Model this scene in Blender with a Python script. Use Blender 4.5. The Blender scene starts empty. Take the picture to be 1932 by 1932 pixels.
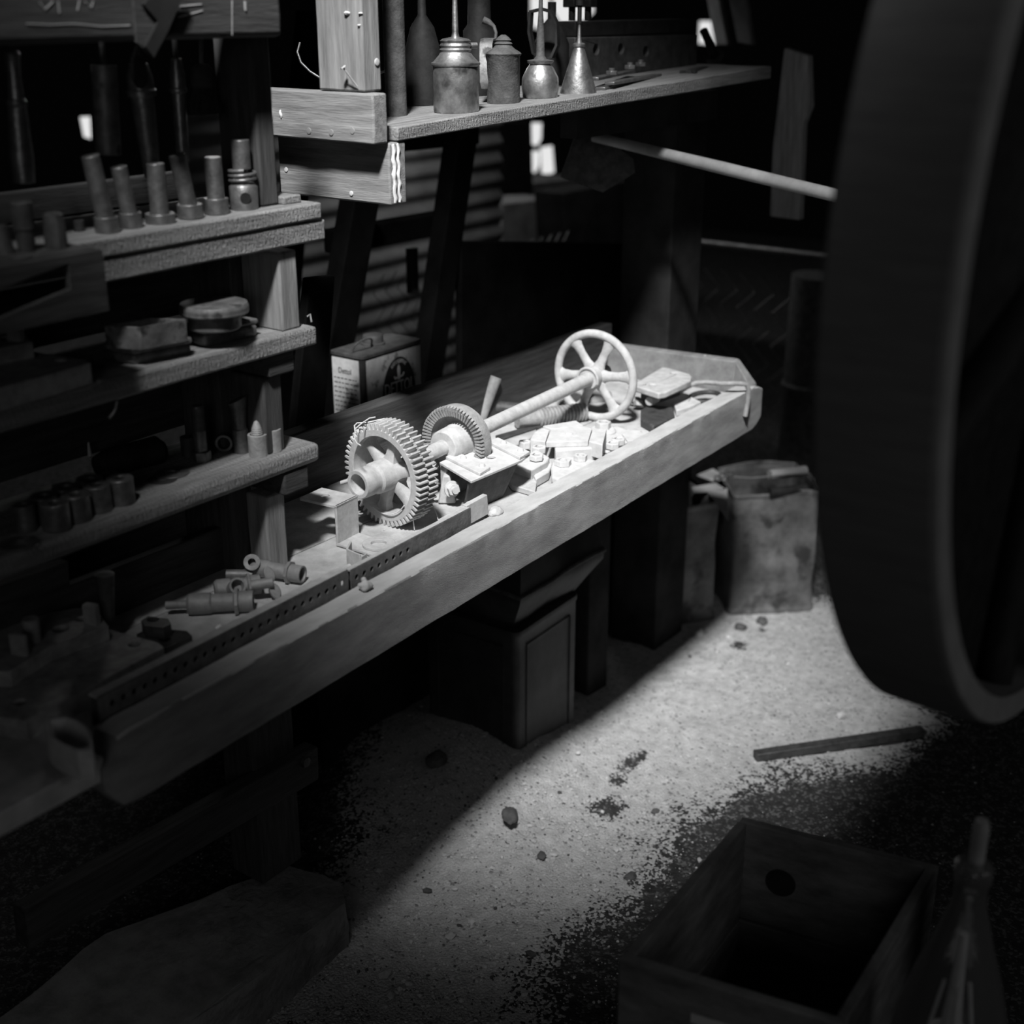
WORLD = .0007; AIM = (2.18, 1.44, .75); KD = 4.6; SPOT_W = 2620; SPOT_A = 18; SPOT_B = 1.; FILL_W = 4.0; FILL2_W = 2.0; WIN_W = 14; FILL3_W = 4
import bpy, bmesh, math, random
from mathutils import Vector, Matrix, noise, geometry
rnd = random.Random(7)
COL = bpy.context.scene.collection
PI = math.pi
# ------------------------------------------------------------------ camera (survey of the room)
F = 2500.0; H = 1.6
PIT = math.atan(966/2500.); YAW = math.atan2(1934, math.hypot(2500, 966))
FWD = Vector((math.cos(YAW)*math.cos(PIT), math.sin(YAW)*math.cos(PIT), -math.sin(PIT)))
RGT = Vector((math.sin(YAW), -math.cos(YAW), 0))
UP = RGT.cross(FWD)
def ray(px, py): return FWD + RGT*((px-966)/F) - UP*((py-966)/F)
def Z(px, py, z):
    d = ray(px, py); t = (z-H)/d.z; return Vector((d.x*t, d.y*t, z))
def Y(px, py, y):
    d = ray(px, py); t = y/d.y; return Vector((d.x*t, y, H+d.z*t))
def X(px, py, x):
    d = ray(px, py); t = x/d.x; return Vector((x, d.y*t, H+d.z*t))
def depth(p): return (Vector(p)-Vector((0, 0, H))).dot(FWD)
def c1(x, y): return (x/3.116, y/3.116)
def c2(x, y): return (480+x/3.116, y/3.116)
def c3(x, y): return (1000+x/3.116, y/3.116)
def c4(x, y): return (x/3.116, 460+y/3.116)
def c5(x, y): return (560+x/3.864, 560+y/3.864)
def c6(x, y): return (950+x/3.864, 560+y/3.864)
def c7(x, y): return (x/3.116, 840+y/3.116)
def c8(x, y): return (560+x/3.864, 780+y/3.864)
def zz(conv, pts, z): return [Z(*conv(*p), z).xy for p in pts]

# ------------------------------------------------------------------ materials
MATS = {}
def mat(name, base, rough=.8, metal=0., sc=30, con=.35, stretch=(1, 1, 1), bump=.15, bsc=200, spots=0, spec=.3, bdist=.002, saw=0, saxis='X'):
    m = bpy.data.materials.new(name); m.use_nodes = True; nt = m.node_tree; N = nt.nodes; L = nt.links
    b = N['Principled BSDF']; b.inputs['Roughness'].default_value = rough; b.inputs['Metallic'].default_value = metal
    b.inputs['Specular IOR Level'].default_value = spec
    tc = N.new('ShaderNodeTexCoord'); mp = N.new('ShaderNodeMapping'); mp.inputs['Scale'].default_value = stretch
    L.new(tc.outputs['Object'], mp.inputs[0])
    n = N.new('ShaderNodeTexNoise'); n.inputs['Scale'].default_value = sc; n.inputs['Detail'].default_value = 6; n.inputs['Roughness'].default_value = .65
    L.new(mp.outputs[0], n.inputs['Vector'])
    r = N.new('ShaderNodeValToRGB'); r.color_ramp.elements[0].position = .3; r.color_ramp.elements[1].position = .72
    lo = base*(1-con); hi = base*(1+con)
    r.color_ramp.elements[0].color = (lo, lo, lo, 1); r.color_ramp.elements[1].color = (hi, hi, hi, 1)
    L.new(n.outputs['Fac'], r.inputs[0]); out = r.outputs[0]
    if spots:
        v = N.new('ShaderNodeTexNoise'); v.inputs['Scale'].default_value = spots; v.inputs['Detail'].default_value = 3
        L.new(tc.outputs['Object'], v.inputs['Vector'])
        r2 = N.new('ShaderNodeValToRGB'); r2.color_ramp.elements[0].position = .56; r2.color_ramp.elements[1].position = .66
        L.new(v.outputs['Fac'], r2.inputs[0])
        mx = N.new('ShaderNodeMix'); mx.data_type = 'RGBA'; L.new(r2.outputs[0], mx.inputs[0]); L.new(out, mx.inputs[6])
        q = base*.35; mx.inputs[7].default_value = (q, q, q, 1); out = mx.outputs[2]
    L.new(out, b.inputs['Base Color'])
    b2 = N.new('ShaderNodeTexNoise'); b2.inputs['Scale'].default_value = bsc; b2.inputs['Detail'].default_value = 5
    L.new(mp.outputs[0], b2.inputs['Vector'])
    hgt = b2.outputs['Fac']
    if saw:
        w = N.new('ShaderNodeTexWave'); w.inputs['Scale'].default_value = saw; w.inputs['Distortion'].default_value = 9; w.inputs['Detail'].default_value = 4; w.inputs['Detail Scale'].default_value = 2.5
        mp2 = N.new('ShaderNodeMapping'); mp2.inputs['Rotation'].default_value = (0, .35, 0)
        L.new(tc.outputs['Object'], mp2.inputs[0]); L.new(mp2.outputs[0], w.inputs['Vector'])
        ad = N.new('ShaderNodeMath'); ad.operation = 'ADD'; L.new(hgt, ad.inputs[0]); L.new(w.outputs['Fac'], ad.inputs[1]); hgt = ad.outputs[0]
    bm_ = N.new('ShaderNodeBump'); bm_.inputs['Strength'].default_value = bump; bm_.inputs['Distance'].default_value = bdist
    L.new(hgt, bm_.inputs['Height']); L.new(bm_.outputs[0], b.inputs['Normal'])
    MATS[name] = m; return m
WX = (1, 12, 12); WY = (12, 1, 12); WZ = (12, 12, 1)
mat('dusty_timber_x', .42, .9, sc=8, stretch=WX, con=.3, bump=.9, bsc=60, bdist=.003)
mat('dusty_timber_y', .26, .85, sc=8, stretch=WY, con=.4, bump=.5, bsc=40)
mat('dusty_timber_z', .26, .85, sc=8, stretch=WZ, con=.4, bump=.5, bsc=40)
mat('sawn_shelf', .24, .85, sc=9, stretch=WX, con=.4, bump=.5, bsc=60, saw=42, bdist=.002)
mat('rail_timber', .36, .92, sc=10, stretch=(1, 4, 4), con=.3, bump=1., bsc=300, bdist=.003)
mat('dark_timber', .06, .9, sc=8, stretch=WX, con=.5, bump=.5, bsc=40)
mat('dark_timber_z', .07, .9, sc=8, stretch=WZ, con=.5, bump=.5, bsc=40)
mat('near_black_timber', .008, 1., sc=8, con=.5, spec=0)  # near-black, without gloss
mat('letter_cream', .9, .7, 0, sc=40, con=.08)
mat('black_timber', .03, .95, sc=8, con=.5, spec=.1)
mat('dusty_metal', .50, .85, .0, sc=60, con=.2, bump=.35, bsc=260, bdist=.001)
mat('dusty_block', .58, .9, .0, sc=50, con=.15, bump=.35, bsc=220, bdist=.001)
mat('bench_dust', .48, .95, 0, sc=25, con=.28, bump=.5, bsc=300)
mat('cast_iron', .36, .7, .25, sc=50, con=.3, bump=.5, bsc=240, spec=.5)
mat('shelf_iron', .19, .42, .6, sc=60, con=.4, bump=.35, bsc=200, spec=.5)
mat('hanging_iron', .28, .38, .7, sc=60, con=.4, bump=.35, bsc=120, spec=.5)
mat('dusty_casting', .32, .8, .1, sc=40, con=.4, bump=.5, bsc=160)
mat('angle_steel', .16, .7, .2, sc=50, con=.4, bump=.5, bsc=200)
mat('rail_dust', .50, .95, sc=12, con=.2, stretch=(1, 3, 3), bump=.6, bsc=200)
mat('pale_board', .6, .9, sc=9, con=.4, stretch=WZ)
mat('dark_iron', .07, .6, .3, sc=40, con=.5, bump=.4, bsc=160, spec=.5)
mat('black_iron', .02, .7, .2, sc=40, con=.5)
mat('old_tin', .42, .45, .85, sc=35, con=.5, bump=.3, bsc=150, spots=28, spec=.5)
mat('dull_tin', .22, .55, .5, sc=35, con=.5, bump=.3, bsc=120, spots=40, spec=.5)
mat('rusty_tin', .10, .75, .2, sc=50, con=.5, bump=.5, bsc=260, spec=.4)
mat('kerosene_tin', .155, .65, .3, sc=14, con=.55, bump=.4, bsc=40, spots=12, spec=.4)
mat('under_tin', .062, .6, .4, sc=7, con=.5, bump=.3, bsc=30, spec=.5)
mat('brass', .30, .65, .3, sc=60, con=.25, bump=.3, bsc=200, spec=.5)
mat('paint_cream', .72, .7, 0, sc=40, con=.2, spots=34)
mat('paint_dark', .035, .7, 0, sc=40, con=.3)
mat('print_cream', .26, .75, 0, sc=60, con=.3)
mat('print_ink', .03, .75, 0)
mat('lid_dark', .09, .7, .2, sc=50, con=.4)
mat('rim_grey', .15, .9, 0, sc=12, stretch=(3, 1, 14), con=.2, bump=.35, bsc=40)
mat('rim_edge', .26, .8, 0, sc=20, con=.2)
mat('corrugated', .30, .7, .1, sc=6, con=.35, spec=.4)
mat('far_grey', .30, .9, sc=9, con=.4, bump=.3, bsc=40)
mat('pale_drip_glint', .75, .9, sc=50, con=.2)
mat('end_grain', .5, .9, sc=40, stretch=(1, 1, 4), con=.5, bump=.8, bsc=90)
mat('rope', .25, .95, sc=80, con=.3)
mat('bristle', .05, .95, sc=120, con=.5)
mat('straw', .7, .8, con=.2)
mat('concrete', .26, .95, sc=14, con=.4, bump=.9, bsc=70, bdist=.006)
mat('crate_wood', .19, .9, sc=7, con=.45, stretch=(2, 2, 6), bump=.4, bsc=40)
mat('stone_pale', .56, .95, sc=60, con=.3, bump=.5, bsc=150)
mat('stone_dark', .10, .95, sc=60, con=.4, bump=.5, bsc=150)
def glass_mat():
    m = bpy.data.materials.new('bottle_glass'); m.use_nodes = True; N = m.node_tree.nodes; L = m.node_tree.links; N.remove(N['Principled BSDF'])
    t = N.new('ShaderNodeBsdfTransparent'); t.inputs[0].default_value = (.80, .80, .80, 1); g = N.new('ShaderNodeBsdfGlossy'); g.inputs['Roughness'].default_value = .12
    f = N.new('ShaderNodeFresnel'); f.inputs[0].default_value = 1.55; x = N.new('ShaderNodeMixShader'); n = N.new('ShaderNodeTexNoise'); n.inputs['Scale'].default_value = 20
    b = N.new('ShaderNodeBump'); b.inputs['Strength'].default_value = .15; b.inputs['Distance'].default_value = .003; L.new(n.outputs['Fac'], b.inputs['Height']); L.new(b.outputs[0], g.inputs['Normal'])
    d = N.new('ShaderNodeBsdfDiffuse'); d.inputs[0].default_value = (.4, .4, .4, 1); y = N.new('ShaderNodeMixShader'); y.inputs[0].default_value = .16
    L.new(f.outputs[0], x.inputs[0]); L.new(t.outputs[0], x.inputs[1]); L.new(g.outputs[0], x.inputs[2]); L.new(x.outputs[0], y.inputs[1]); L.new(d.outputs[0], y.inputs[2]); L.new(y.outputs[0], N['Material Output'].inputs[0]); MATS['bottle_glass'] = m
glass_mat()
def emit_mat(name, s):
    m = bpy.data.materials.new(name); m.use_nodes = True; b = m.node_tree.nodes['Principled BSDF']
    b.inputs['Base Color'].default_value = (0, 0, 0, 1)
    b.inputs['Emission Color'].default_value = (1, 1, 1, 1); b.inputs['Emission Strength'].default_value = s; MATS[name] = m
emit_mat('daylight', .8)

# ------------------------------------------------------------------ mesh builder
class MB:
    def __init__(s): s.v = []; s.f = []
    def add(s, vs, fs, M=None):
        o = len(s.v)
        for v in vs:
            v = Vector(v); s.v.append(M @ v if M else v)
        s.f += [tuple(i+o for i in f) for f in fs]; return s
    def box(s, a, b, M=None):
        x0, y0, z0 = a; x1, y1, z1 = b
        return s.add([(x0, y0, z0), (x1, y0, z0), (x1, y1, z0), (x0, y1, z0), (x0, y0, z1), (x1, y0, z1), (x1, y1, z1), (x0, y1, z1)],
                     [(0, 3, 2, 1), (4, 5, 6, 7), (0, 1, 5, 4), (1, 2, 6, 5), (2, 3, 7, 6), (3, 0, 4, 7)], M)
    def prism(s, poly, z0, z1, holes=(), M=None):
        """poly: 2-D outline extruded along local z, with round or polygonal holes"""
        def ccw(p): return sum(p[i][0]*p[(i+1) % len(p)][1]-p[(i+1) % len(p)][0]*p[i][1] for i in range(len(p))) > 0
        poly = [tuple(p) for p in poly]
        if not ccw(poly): poly = poly[::-1]
        hs = []
        for h in holes:
            if len(h) == 3 and not hasattr(h[0], '__len__'): h = [(h[0]+h[2]*math.cos(2*PI*k/16), h[1]+h[2]*math.sin(2*PI*k/16)) for k in range(16)]
            h = [tuple(p) for p in h]
            if ccw(h): h = h[::-1]
            hs.append(h)
        loops = [poly]+hs; flat = [p for l in loops for p in l]
        tris = geometry.tessellate_polygon([[Vector((p[0], p[1], 0)) for p in l] for l in loops])
        n = len(flat); vs = [(p[0], p[1], z0) for p in flat]+[(p[0], p[1], z1) for p in flat]; fs = []
        for t in tris:
            a, b, c = [flat[i] for i in t]
            if (b[0]-a[0])*(c[1]-a[1])-(c[0]-a[0])*(b[1]-a[1]) < 0: t = (t[0], t[2], t[1])
            fs.append(tuple(i+n for i in t)); fs.append((t[0], t[2], t[1]))
        o = 0
        for l in loops:
            k = len(l)
            for i in range(k): j = (i+1) % k; fs.append((o+i, o+j, o+j+n, o+i+n))
            o += k
        return s.add(vs, fs, M)
    def lathe(s, prof, M=None, seg=32, a0=0):
        """profile [(r, z)] revolved round local z"""
        vs = []; fs = []; n = len(prof)
        for k in range(seg):
            a = a0+2*PI*k/seg; c, d = math.cos(a), math.sin(a); vs += [(r*c, r*d, z) for r, z in prof]
        for k in range(seg):
            k2 = (k+1) % seg
            for i in range(n-1): fs.append((k*n+i, k2*n+i, k2*n+i+1, k*n+i+1))
        if prof[0][0] > 1e-6 and prof[0] != prof[-1]: fs.append(tuple(k*n for k in range(seg))[::-1])
        if prof[-1][0] > 1e-6 and prof[0] != prof[-1]: fs.append(tuple(k*n+n-1 for k in range(seg)))
        return s.add(vs, fs, M)
    def cyl(s, a, b, r, r2=None, seg=24):
        a = Vector(a); b = Vector(b); return s.lathe([(r, 0), (r if r2 is None else r2, (b-a).length)], frame(a, b-a), seg)
    def tube(s, pts, r, seg=8, closed=False):
        pts = [Vector(p) for p in pts]; n = len(pts); vs = []; fs = []
        up = Vector((0, 0, 1)); prev = None
        for i, p in enumerate(pts):
            t = (pts[(i+1) % n]-pts[i-1]) if closed else (pts[min(i+1, n-1)]-pts[max(i-1, 0)])
            t.normalize()
            if prev is None: u = t.orthogonal().normalized()
            else: u = (prev-t*prev.dot(t)).normalized()
            prev = u; w = t.cross(u); rr = r[i] if hasattr(r, '__len__') else r
            for k in range(seg): a = 2*PI*k/seg; vs.append(p+u*rr*math.cos(a)+w*rr*math.sin(a))
        m = n if closed else n-1
        for i in range(m):
            j = (i+1) % n
            for k in range(seg): k2 = (k+1) % seg; fs.append((i*seg+k, i*seg+k2, j*seg+k2, j*seg+k))
        if not closed: fs.append(tuple(range(seg))[::-1]); fs.append(tuple((n-1)*seg+k for k in range(seg)))
        return s.add(vs, fs)
    def build(s, name, m, parent=None, bevel=0, smooth=35, seg=2, rough=0):
        base = BASE[parent.name] if parent else Vector((0, 0, 0))
        me = bpy.data.meshes.new(name); me.from_pydata([v-base for v in s.v], [], s.f); me.update()
        bm = bmesh.new(); bm.from_mesh(me); bmesh.ops.remove_doubles(bm, verts=bm.verts, dist=1e-6); bmesh.ops.recalc_face_normals(bm, faces=bm.faces)
        if rough:
            bmesh.ops.subdivide_edges(bm, edges=[e for e in bm.edges if e.calc_length() > .04], cuts=5, use_grid_fill=True)
            for v in bm.verts: v.co += Vector(noise.noise_vector((v.co+base)*14))*rough+Vector(noise.noise_vector((v.co+base)*45))*rough*.4
        bm.to_mesh(me); bm.free()
        o = bpy.data.objects.new(name, me); COL.objects.link(o); me.materials.append(MATS[m])
        if parent: o.parent = parent
        BASE[o.name] = base if parent else Vector((0, 0, 0))
        if smooth: me.shade_smooth(); me.set_sharp_from_angle(angle=math.radians(smooth))
        if bevel:
            b = o.modifiers.new('bevel', 'BEVEL'); b.width = bevel; b.segments = seg; b.limit_method = 'ANGLE'; b.angle_limit = math.radians(40); b.harden_normals = False
        return o
BASE = {}
def frame(o, z, x=None):
    z = Vector(z).normalized(); x = Vector(x) if x is not None else z.orthogonal()
    x = (x-z*x.dot(z)).normalized(); y = z.cross(x)
    return Matrix(((x.x, y.x, z.x, o[0]), (x.y, y.y, z.y, o[1]), (x.z, y.z, z.z, o[2]), (0, 0, 0, 1)))
def rot(o, yaw, pitch=0, roll=0): return Matrix.Translation(Vector(o)) @ Matrix.Rotation(yaw, 4, 'Z') @ Matrix.Rotation(pitch, 4, 'Y') @ Matrix.Rotation(roll, 4, 'X')
def thing(name, label, cat, loc, group=None):
    o = bpy.data.objects.new(name, None); COL.objects.link(o); o.location = loc; o.empty_display_size = .02
    BASE[o.name] = Vector(loc); o['label'] = label; o['category'] = cat
    if group: o['group'] = group
    return o
def tag(o, label, cat, group=None, kind=None):
    if kind == 'structure': o['kind'] = kind; return o
    o['label'] = label; o['category'] = cat
    if group: o['group'] = group
    if kind: o['kind'] = kind
    return o
def lab(o, l): o['label'] = l; return o
def hexa(r, c=(0, 0), a0=0, n=6): return [(c[0]+r*math.cos(a0+2*PI*k/n), c[1]+r*math.sin(a0+2*PI*k/n)) for k in range(n)]
def text_mesh(s, size, extr=.0004):
    cu = bpy.data.curves.new('txt', 'FONT'); cu.body = s; cu.size = size; cu.extrude = extr; cu.align_x = 'CENTER'; cu.align_y = 'CENTER'; cu.resolution_u = 3
    o = bpy.data.objects.new('txt', cu); COL.objects.link(o); dg = bpy.context.evaluated_depsgraph_get(); ev = o.evaluated_get(dg); me = ev.to_mesh()
    vs = [v.co.copy() for v in me.vertices]; fs = [tuple(p.vertices) for p in me.polygons]; ev.to_mesh_clear()
    bpy.data.objects.remove(o); bpy.data.curves.remove(cu); return vs, fs
# ------------------------------------------------------------------ ground
def ground_h(x, y):
    h = .012*noise.noise((x*3, y*3, 0))+.006*noise.noise((x*11, y*11, 1))+.0035*noise.noise((x*37, y*37, 2))
    d = math.hypot((x-1.98)/.38, (y-1.60)/.30); h += .10*math.exp(-d*d*1.1)
    return h
def dist_poly(p, pts):
    best = 9
    for i in range(len(pts)-1):
        a = Vector(pts[i]); b = Vector(pts[i+1]); t = max(0, min(1, (p-a).dot(b-a)/(b-a).length_squared)); best = min(best, (p-(a+(b-a)*t)).length)
    return best
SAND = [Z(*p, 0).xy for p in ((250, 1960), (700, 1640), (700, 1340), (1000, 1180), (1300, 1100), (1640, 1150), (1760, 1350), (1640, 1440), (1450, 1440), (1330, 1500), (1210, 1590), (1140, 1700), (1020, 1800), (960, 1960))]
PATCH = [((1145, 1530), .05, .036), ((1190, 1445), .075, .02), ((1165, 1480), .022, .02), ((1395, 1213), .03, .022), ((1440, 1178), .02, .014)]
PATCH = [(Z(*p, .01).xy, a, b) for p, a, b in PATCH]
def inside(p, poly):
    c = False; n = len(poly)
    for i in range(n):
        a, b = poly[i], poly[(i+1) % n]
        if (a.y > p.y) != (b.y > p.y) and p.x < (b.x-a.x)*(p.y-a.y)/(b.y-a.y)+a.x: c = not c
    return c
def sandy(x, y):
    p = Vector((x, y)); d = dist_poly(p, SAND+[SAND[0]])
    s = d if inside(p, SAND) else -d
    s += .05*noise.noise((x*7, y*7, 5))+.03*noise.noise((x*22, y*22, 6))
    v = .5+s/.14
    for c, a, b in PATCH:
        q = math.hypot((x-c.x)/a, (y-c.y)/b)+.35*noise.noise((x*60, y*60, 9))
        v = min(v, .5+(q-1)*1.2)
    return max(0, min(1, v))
def make_ground():
    x0, x1, y0, y1, st = .75, 3.9, -.35, 2.3, .0125
    nx = int((x1-x0)/st)+1; ny = int((y1-y0)/st)+1
    vs = []; at = []
    for j in range(ny):
        for i in range(nx):
            x = x0+i*st; y = y0+j*st; e = min(x-x0, x1-x, y-y0, y1-y); k = min(1, e/.1)
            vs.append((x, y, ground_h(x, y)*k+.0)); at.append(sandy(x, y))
    fs = [(j*nx+i, j*nx+i+1, (j+1)*nx+i+1, (j+1)*nx+i) for j in range(ny-1) for i in range(nx-1)]
    # far skirt, so the earth goes on under the whole shed
    o = len(vs); vs += [(-1, -2, 0), (9, -2, 0), (9, 9, 0), (-1, 9, 0), (x0, y0, 0), (x1, y0, 0), (x1, y1, 0), (x0, y1, 0)]; at += [0]*8
    fs += [(o, o+1, o+5, o+4), (o+1, o+2, o+6, o+5), (o+2, o+3, o+7, o+6), (o+3, o, o+4, o+7)]
    me = bpy.data.meshes.new('floor'); me.from_pydata(vs, [], fs); me.update()
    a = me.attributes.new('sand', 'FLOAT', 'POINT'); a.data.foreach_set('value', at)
    me.shade_smooth()
    ob = bpy.data.objects.new('floor', me); COL.objects.link(ob); ob['kind'] = 'structure'
    m = bpy.data.materials.new('earth_floor'); m.use_nodes = True; nt = m.node_tree; N = nt.nodes; L = nt.links; b = N['Principled BSDF']
    b.inputs['Roughness'].default_value = .95; b.inputs['Specular IOR Level'].default_value = .15
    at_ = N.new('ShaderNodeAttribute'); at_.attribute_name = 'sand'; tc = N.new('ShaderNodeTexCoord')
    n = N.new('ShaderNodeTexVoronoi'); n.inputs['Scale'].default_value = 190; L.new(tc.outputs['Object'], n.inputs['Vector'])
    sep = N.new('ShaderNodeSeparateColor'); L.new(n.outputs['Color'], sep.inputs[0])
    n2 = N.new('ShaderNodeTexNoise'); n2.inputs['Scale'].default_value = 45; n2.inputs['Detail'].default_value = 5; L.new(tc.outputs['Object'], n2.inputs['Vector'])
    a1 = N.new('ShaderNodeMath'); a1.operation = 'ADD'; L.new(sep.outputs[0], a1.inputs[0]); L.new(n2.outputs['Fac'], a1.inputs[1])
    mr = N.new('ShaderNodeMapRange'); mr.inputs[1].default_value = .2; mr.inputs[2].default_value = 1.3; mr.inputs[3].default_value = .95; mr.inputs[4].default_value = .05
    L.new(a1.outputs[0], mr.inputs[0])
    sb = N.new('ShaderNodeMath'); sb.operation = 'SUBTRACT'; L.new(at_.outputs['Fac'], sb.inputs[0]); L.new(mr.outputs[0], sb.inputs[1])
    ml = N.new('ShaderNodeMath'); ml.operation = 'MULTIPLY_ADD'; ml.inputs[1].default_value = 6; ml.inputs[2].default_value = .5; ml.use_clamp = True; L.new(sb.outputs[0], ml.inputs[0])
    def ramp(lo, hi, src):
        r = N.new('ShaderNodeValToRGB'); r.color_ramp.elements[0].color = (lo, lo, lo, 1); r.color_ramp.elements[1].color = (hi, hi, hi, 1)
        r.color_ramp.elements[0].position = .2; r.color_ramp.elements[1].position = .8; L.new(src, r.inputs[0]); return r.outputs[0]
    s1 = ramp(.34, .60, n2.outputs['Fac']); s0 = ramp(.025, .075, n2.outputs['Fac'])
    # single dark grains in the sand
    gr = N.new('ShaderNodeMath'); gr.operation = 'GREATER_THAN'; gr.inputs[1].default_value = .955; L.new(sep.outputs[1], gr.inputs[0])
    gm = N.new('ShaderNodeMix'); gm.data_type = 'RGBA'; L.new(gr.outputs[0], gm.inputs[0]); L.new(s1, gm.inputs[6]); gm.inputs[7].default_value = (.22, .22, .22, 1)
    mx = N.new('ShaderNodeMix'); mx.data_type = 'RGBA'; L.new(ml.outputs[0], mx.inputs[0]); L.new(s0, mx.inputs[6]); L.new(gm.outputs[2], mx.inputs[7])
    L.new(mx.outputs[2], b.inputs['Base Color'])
    bp = N.new('ShaderNodeBump'); bp.inputs['Strength'].default_value = .8; bp.inputs['Distance'].default_value = .003
    n3 = N.new('ShaderNodeTexNoise'); n3.inputs['Scale'].default_value = 220; n3.inputs['Detail'].default_value = 6; L.new(tc.outputs['Object'], n3.inputs['Vector'])
    a2 = N.new('ShaderNodeMath'); a2.operation = 'SUBTRACT'; L.new(n3.outputs['Fac'], a2.inputs[0]); L.new(n.outputs['Distance'], a2.inputs[1])
    L.new(a2.outputs[0], bp.inputs['Height']); L.new(bp.outputs[0], b.inputs['Normal'])
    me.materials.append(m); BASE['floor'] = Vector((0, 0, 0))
make_ground()
def rock_mb(mb, c, r, sq=.6, yaw=0, el=1., seed=0):
    bm = bmesh.new(); bmesh.ops.create_icosphere(bm, subdivisions=3, radius=1)
    M = Matrix.Translation(Vector(c)) @ Matrix.Rotation(yaw, 4, 'Z')
    vs = []
    for v in bm.verts:
        k = 1+.35*noise.noise(v.co*1.3+Vector((seed, 0, 0)))+.15*noise.noise(v.co*3.5+Vector((seed, 0, 0)))
        vs.append((v.co.x*r*k*el, v.co.y*r*k, v.co.z*r*k*sq))
    fs = [tuple(v.index for v in f.verts) for f in bm.faces]; bm.free(); mb.add(vs, fs, M)
def make_gravel():
    ico = bmesh.new(); bmesh.ops.create_icosphere(ico, subdivisions=1, radius=1); iv = [v.co.copy() for v in ico.verts]; jf = [tuple(v.index for v in f.verts) for f in ico.faces]; ico.free()
    vs = []; fs = []; mi = []
    n = 0
    while n < 15000:
        x, y = (rnd.uniform(1.15, 3.3), rnd.uniform(.5, 1.95)) if n < 8500 else (rnd.uniform(1.2, 2.1), rnd.uniform(.75, 1.6)); s = sandy(x, y)
        near = Vector((x, y)).length
        if rnd.random() > (.12+.88*min(1, s*1.2))*(1 if near < 2.4 else .5): continue
        n += 1
        r = (.0011 if n < 8500 else .0015)*math.exp(rnd.gauss(0, .45)) * (1 if rnd.random() > .025 else 2.2); z = ground_h(x, y)+r*.45
        M = Matrix.Rotation(rnd.uniform(0, 6.3), 3, 'Z') @ Matrix.Diagonal((r*rnd.uniform(.8, 1.6), r, r*rnd.uniform(.45, .8)))
        o = len(vs)
        for v in iv: q = M @ (v*rnd.uniform(.8, 1.15)); vs.append((x+q.x, y+q.y, z+q.z))
        fs += [tuple(i+o for i in f) for f in jf]; mi += [1 if rnd.random() < (.06 if s > .5 else .25) else 0]*len(jf)
    me = bpy.data.meshes.new('gravel'); me.from_pydata(vs, [], fs); me.update(); me.polygons.foreach_set('material_index', mi)
    me.materials.append(MATS['stone_pale']); me.materials.append(MATS['stone_dark'])
    o = bpy.data.objects.new('gravel', me); COL.objects.link(o); tag(o, 'fine pale gravel and grit strewn over the earth floor', 'gravel', kind='stuff')
make_gravel()
for i, (p, r, sq, el, yw, m, l) in enumerate([
    ((963, 1540), .015, .45, 2.1, .66, 'stone_dark', 'flat oblong grey stone lying upright-pointing in the lit sand below the square tin'),
    ((824, 1437), .022, .6, 1.3, .3, 'stone_dark', 'dark stone on the shaded mound left of the square tin'),
    ((1236, 1533), .008, .7, 1.2, 0, 'stone_dark', 'small round dark pebble right of the damp patch in the sand'),
    ((1090, 1422), .006, .7, 1.2, 1, 'stone_pale', 'small pale pebble just in front of the square tin'),
    ((1317, 1196), .014, .5, 1.6, .4, 'stone_pale', 'pale flat stone at the shadow edge by the left kerosene tin'),
    ((1397, 1187), .016, .7, 1.1, .4, 'stone_dark', 'dark lump of earth in front of the gap between the two kerosene tins'),
    ((1438, 1175), .014, .8, 1.3, .9, 'stone_dark', 'rough dark clod close to the bottom of the crumpled kerosene tin'),
    ((1022, 1617), .009, .8, 1.2, .9, 'stone_dark', 'dark pebble low in the lit sand, below the oblong stone'),
    ((1190, 1655), .010, .5, 1.4, 0, 'stone_dark', 'dark angular pebble at the edge of the dark soil'),
    ((850, 1768), .009, .5, 1.3, 0, 'stone_pale', 'pale pebble among the coarse gravel near the concrete step'),
    ]):
    q = Z(*p, .0); z = ground_h(q.x, q.y); q = Z(*p, z)
    mb = MB(); rock_mb(mb, (q.x, q.y, z+r*sq*.55), r, sq, yw, el, i*7); tag(mb.build('stone', m, smooth=60), l, 'stone')
# steel bar on the ground
def bar_on_ground():
    a = Z(1428, 1432, .012); b = Z(1745, 1385, .012); d = (b-a).normalized(); n = Vector((-d.y, d.x, 0)); L_ = (b-a).length
    mb = MB(); M = frame(a-Vector((0, 0, .008)), (0, 0, 1), d)
    mb.box((0, -.002, 0), (L_, .022, .020), M)
    o = mb.build('metal_bar', 'dark_iron', bevel=.002); tag(o, 'dark flat bar lying on the sand beside the belt wheel', 'bar')
bar_on_ground()

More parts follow.
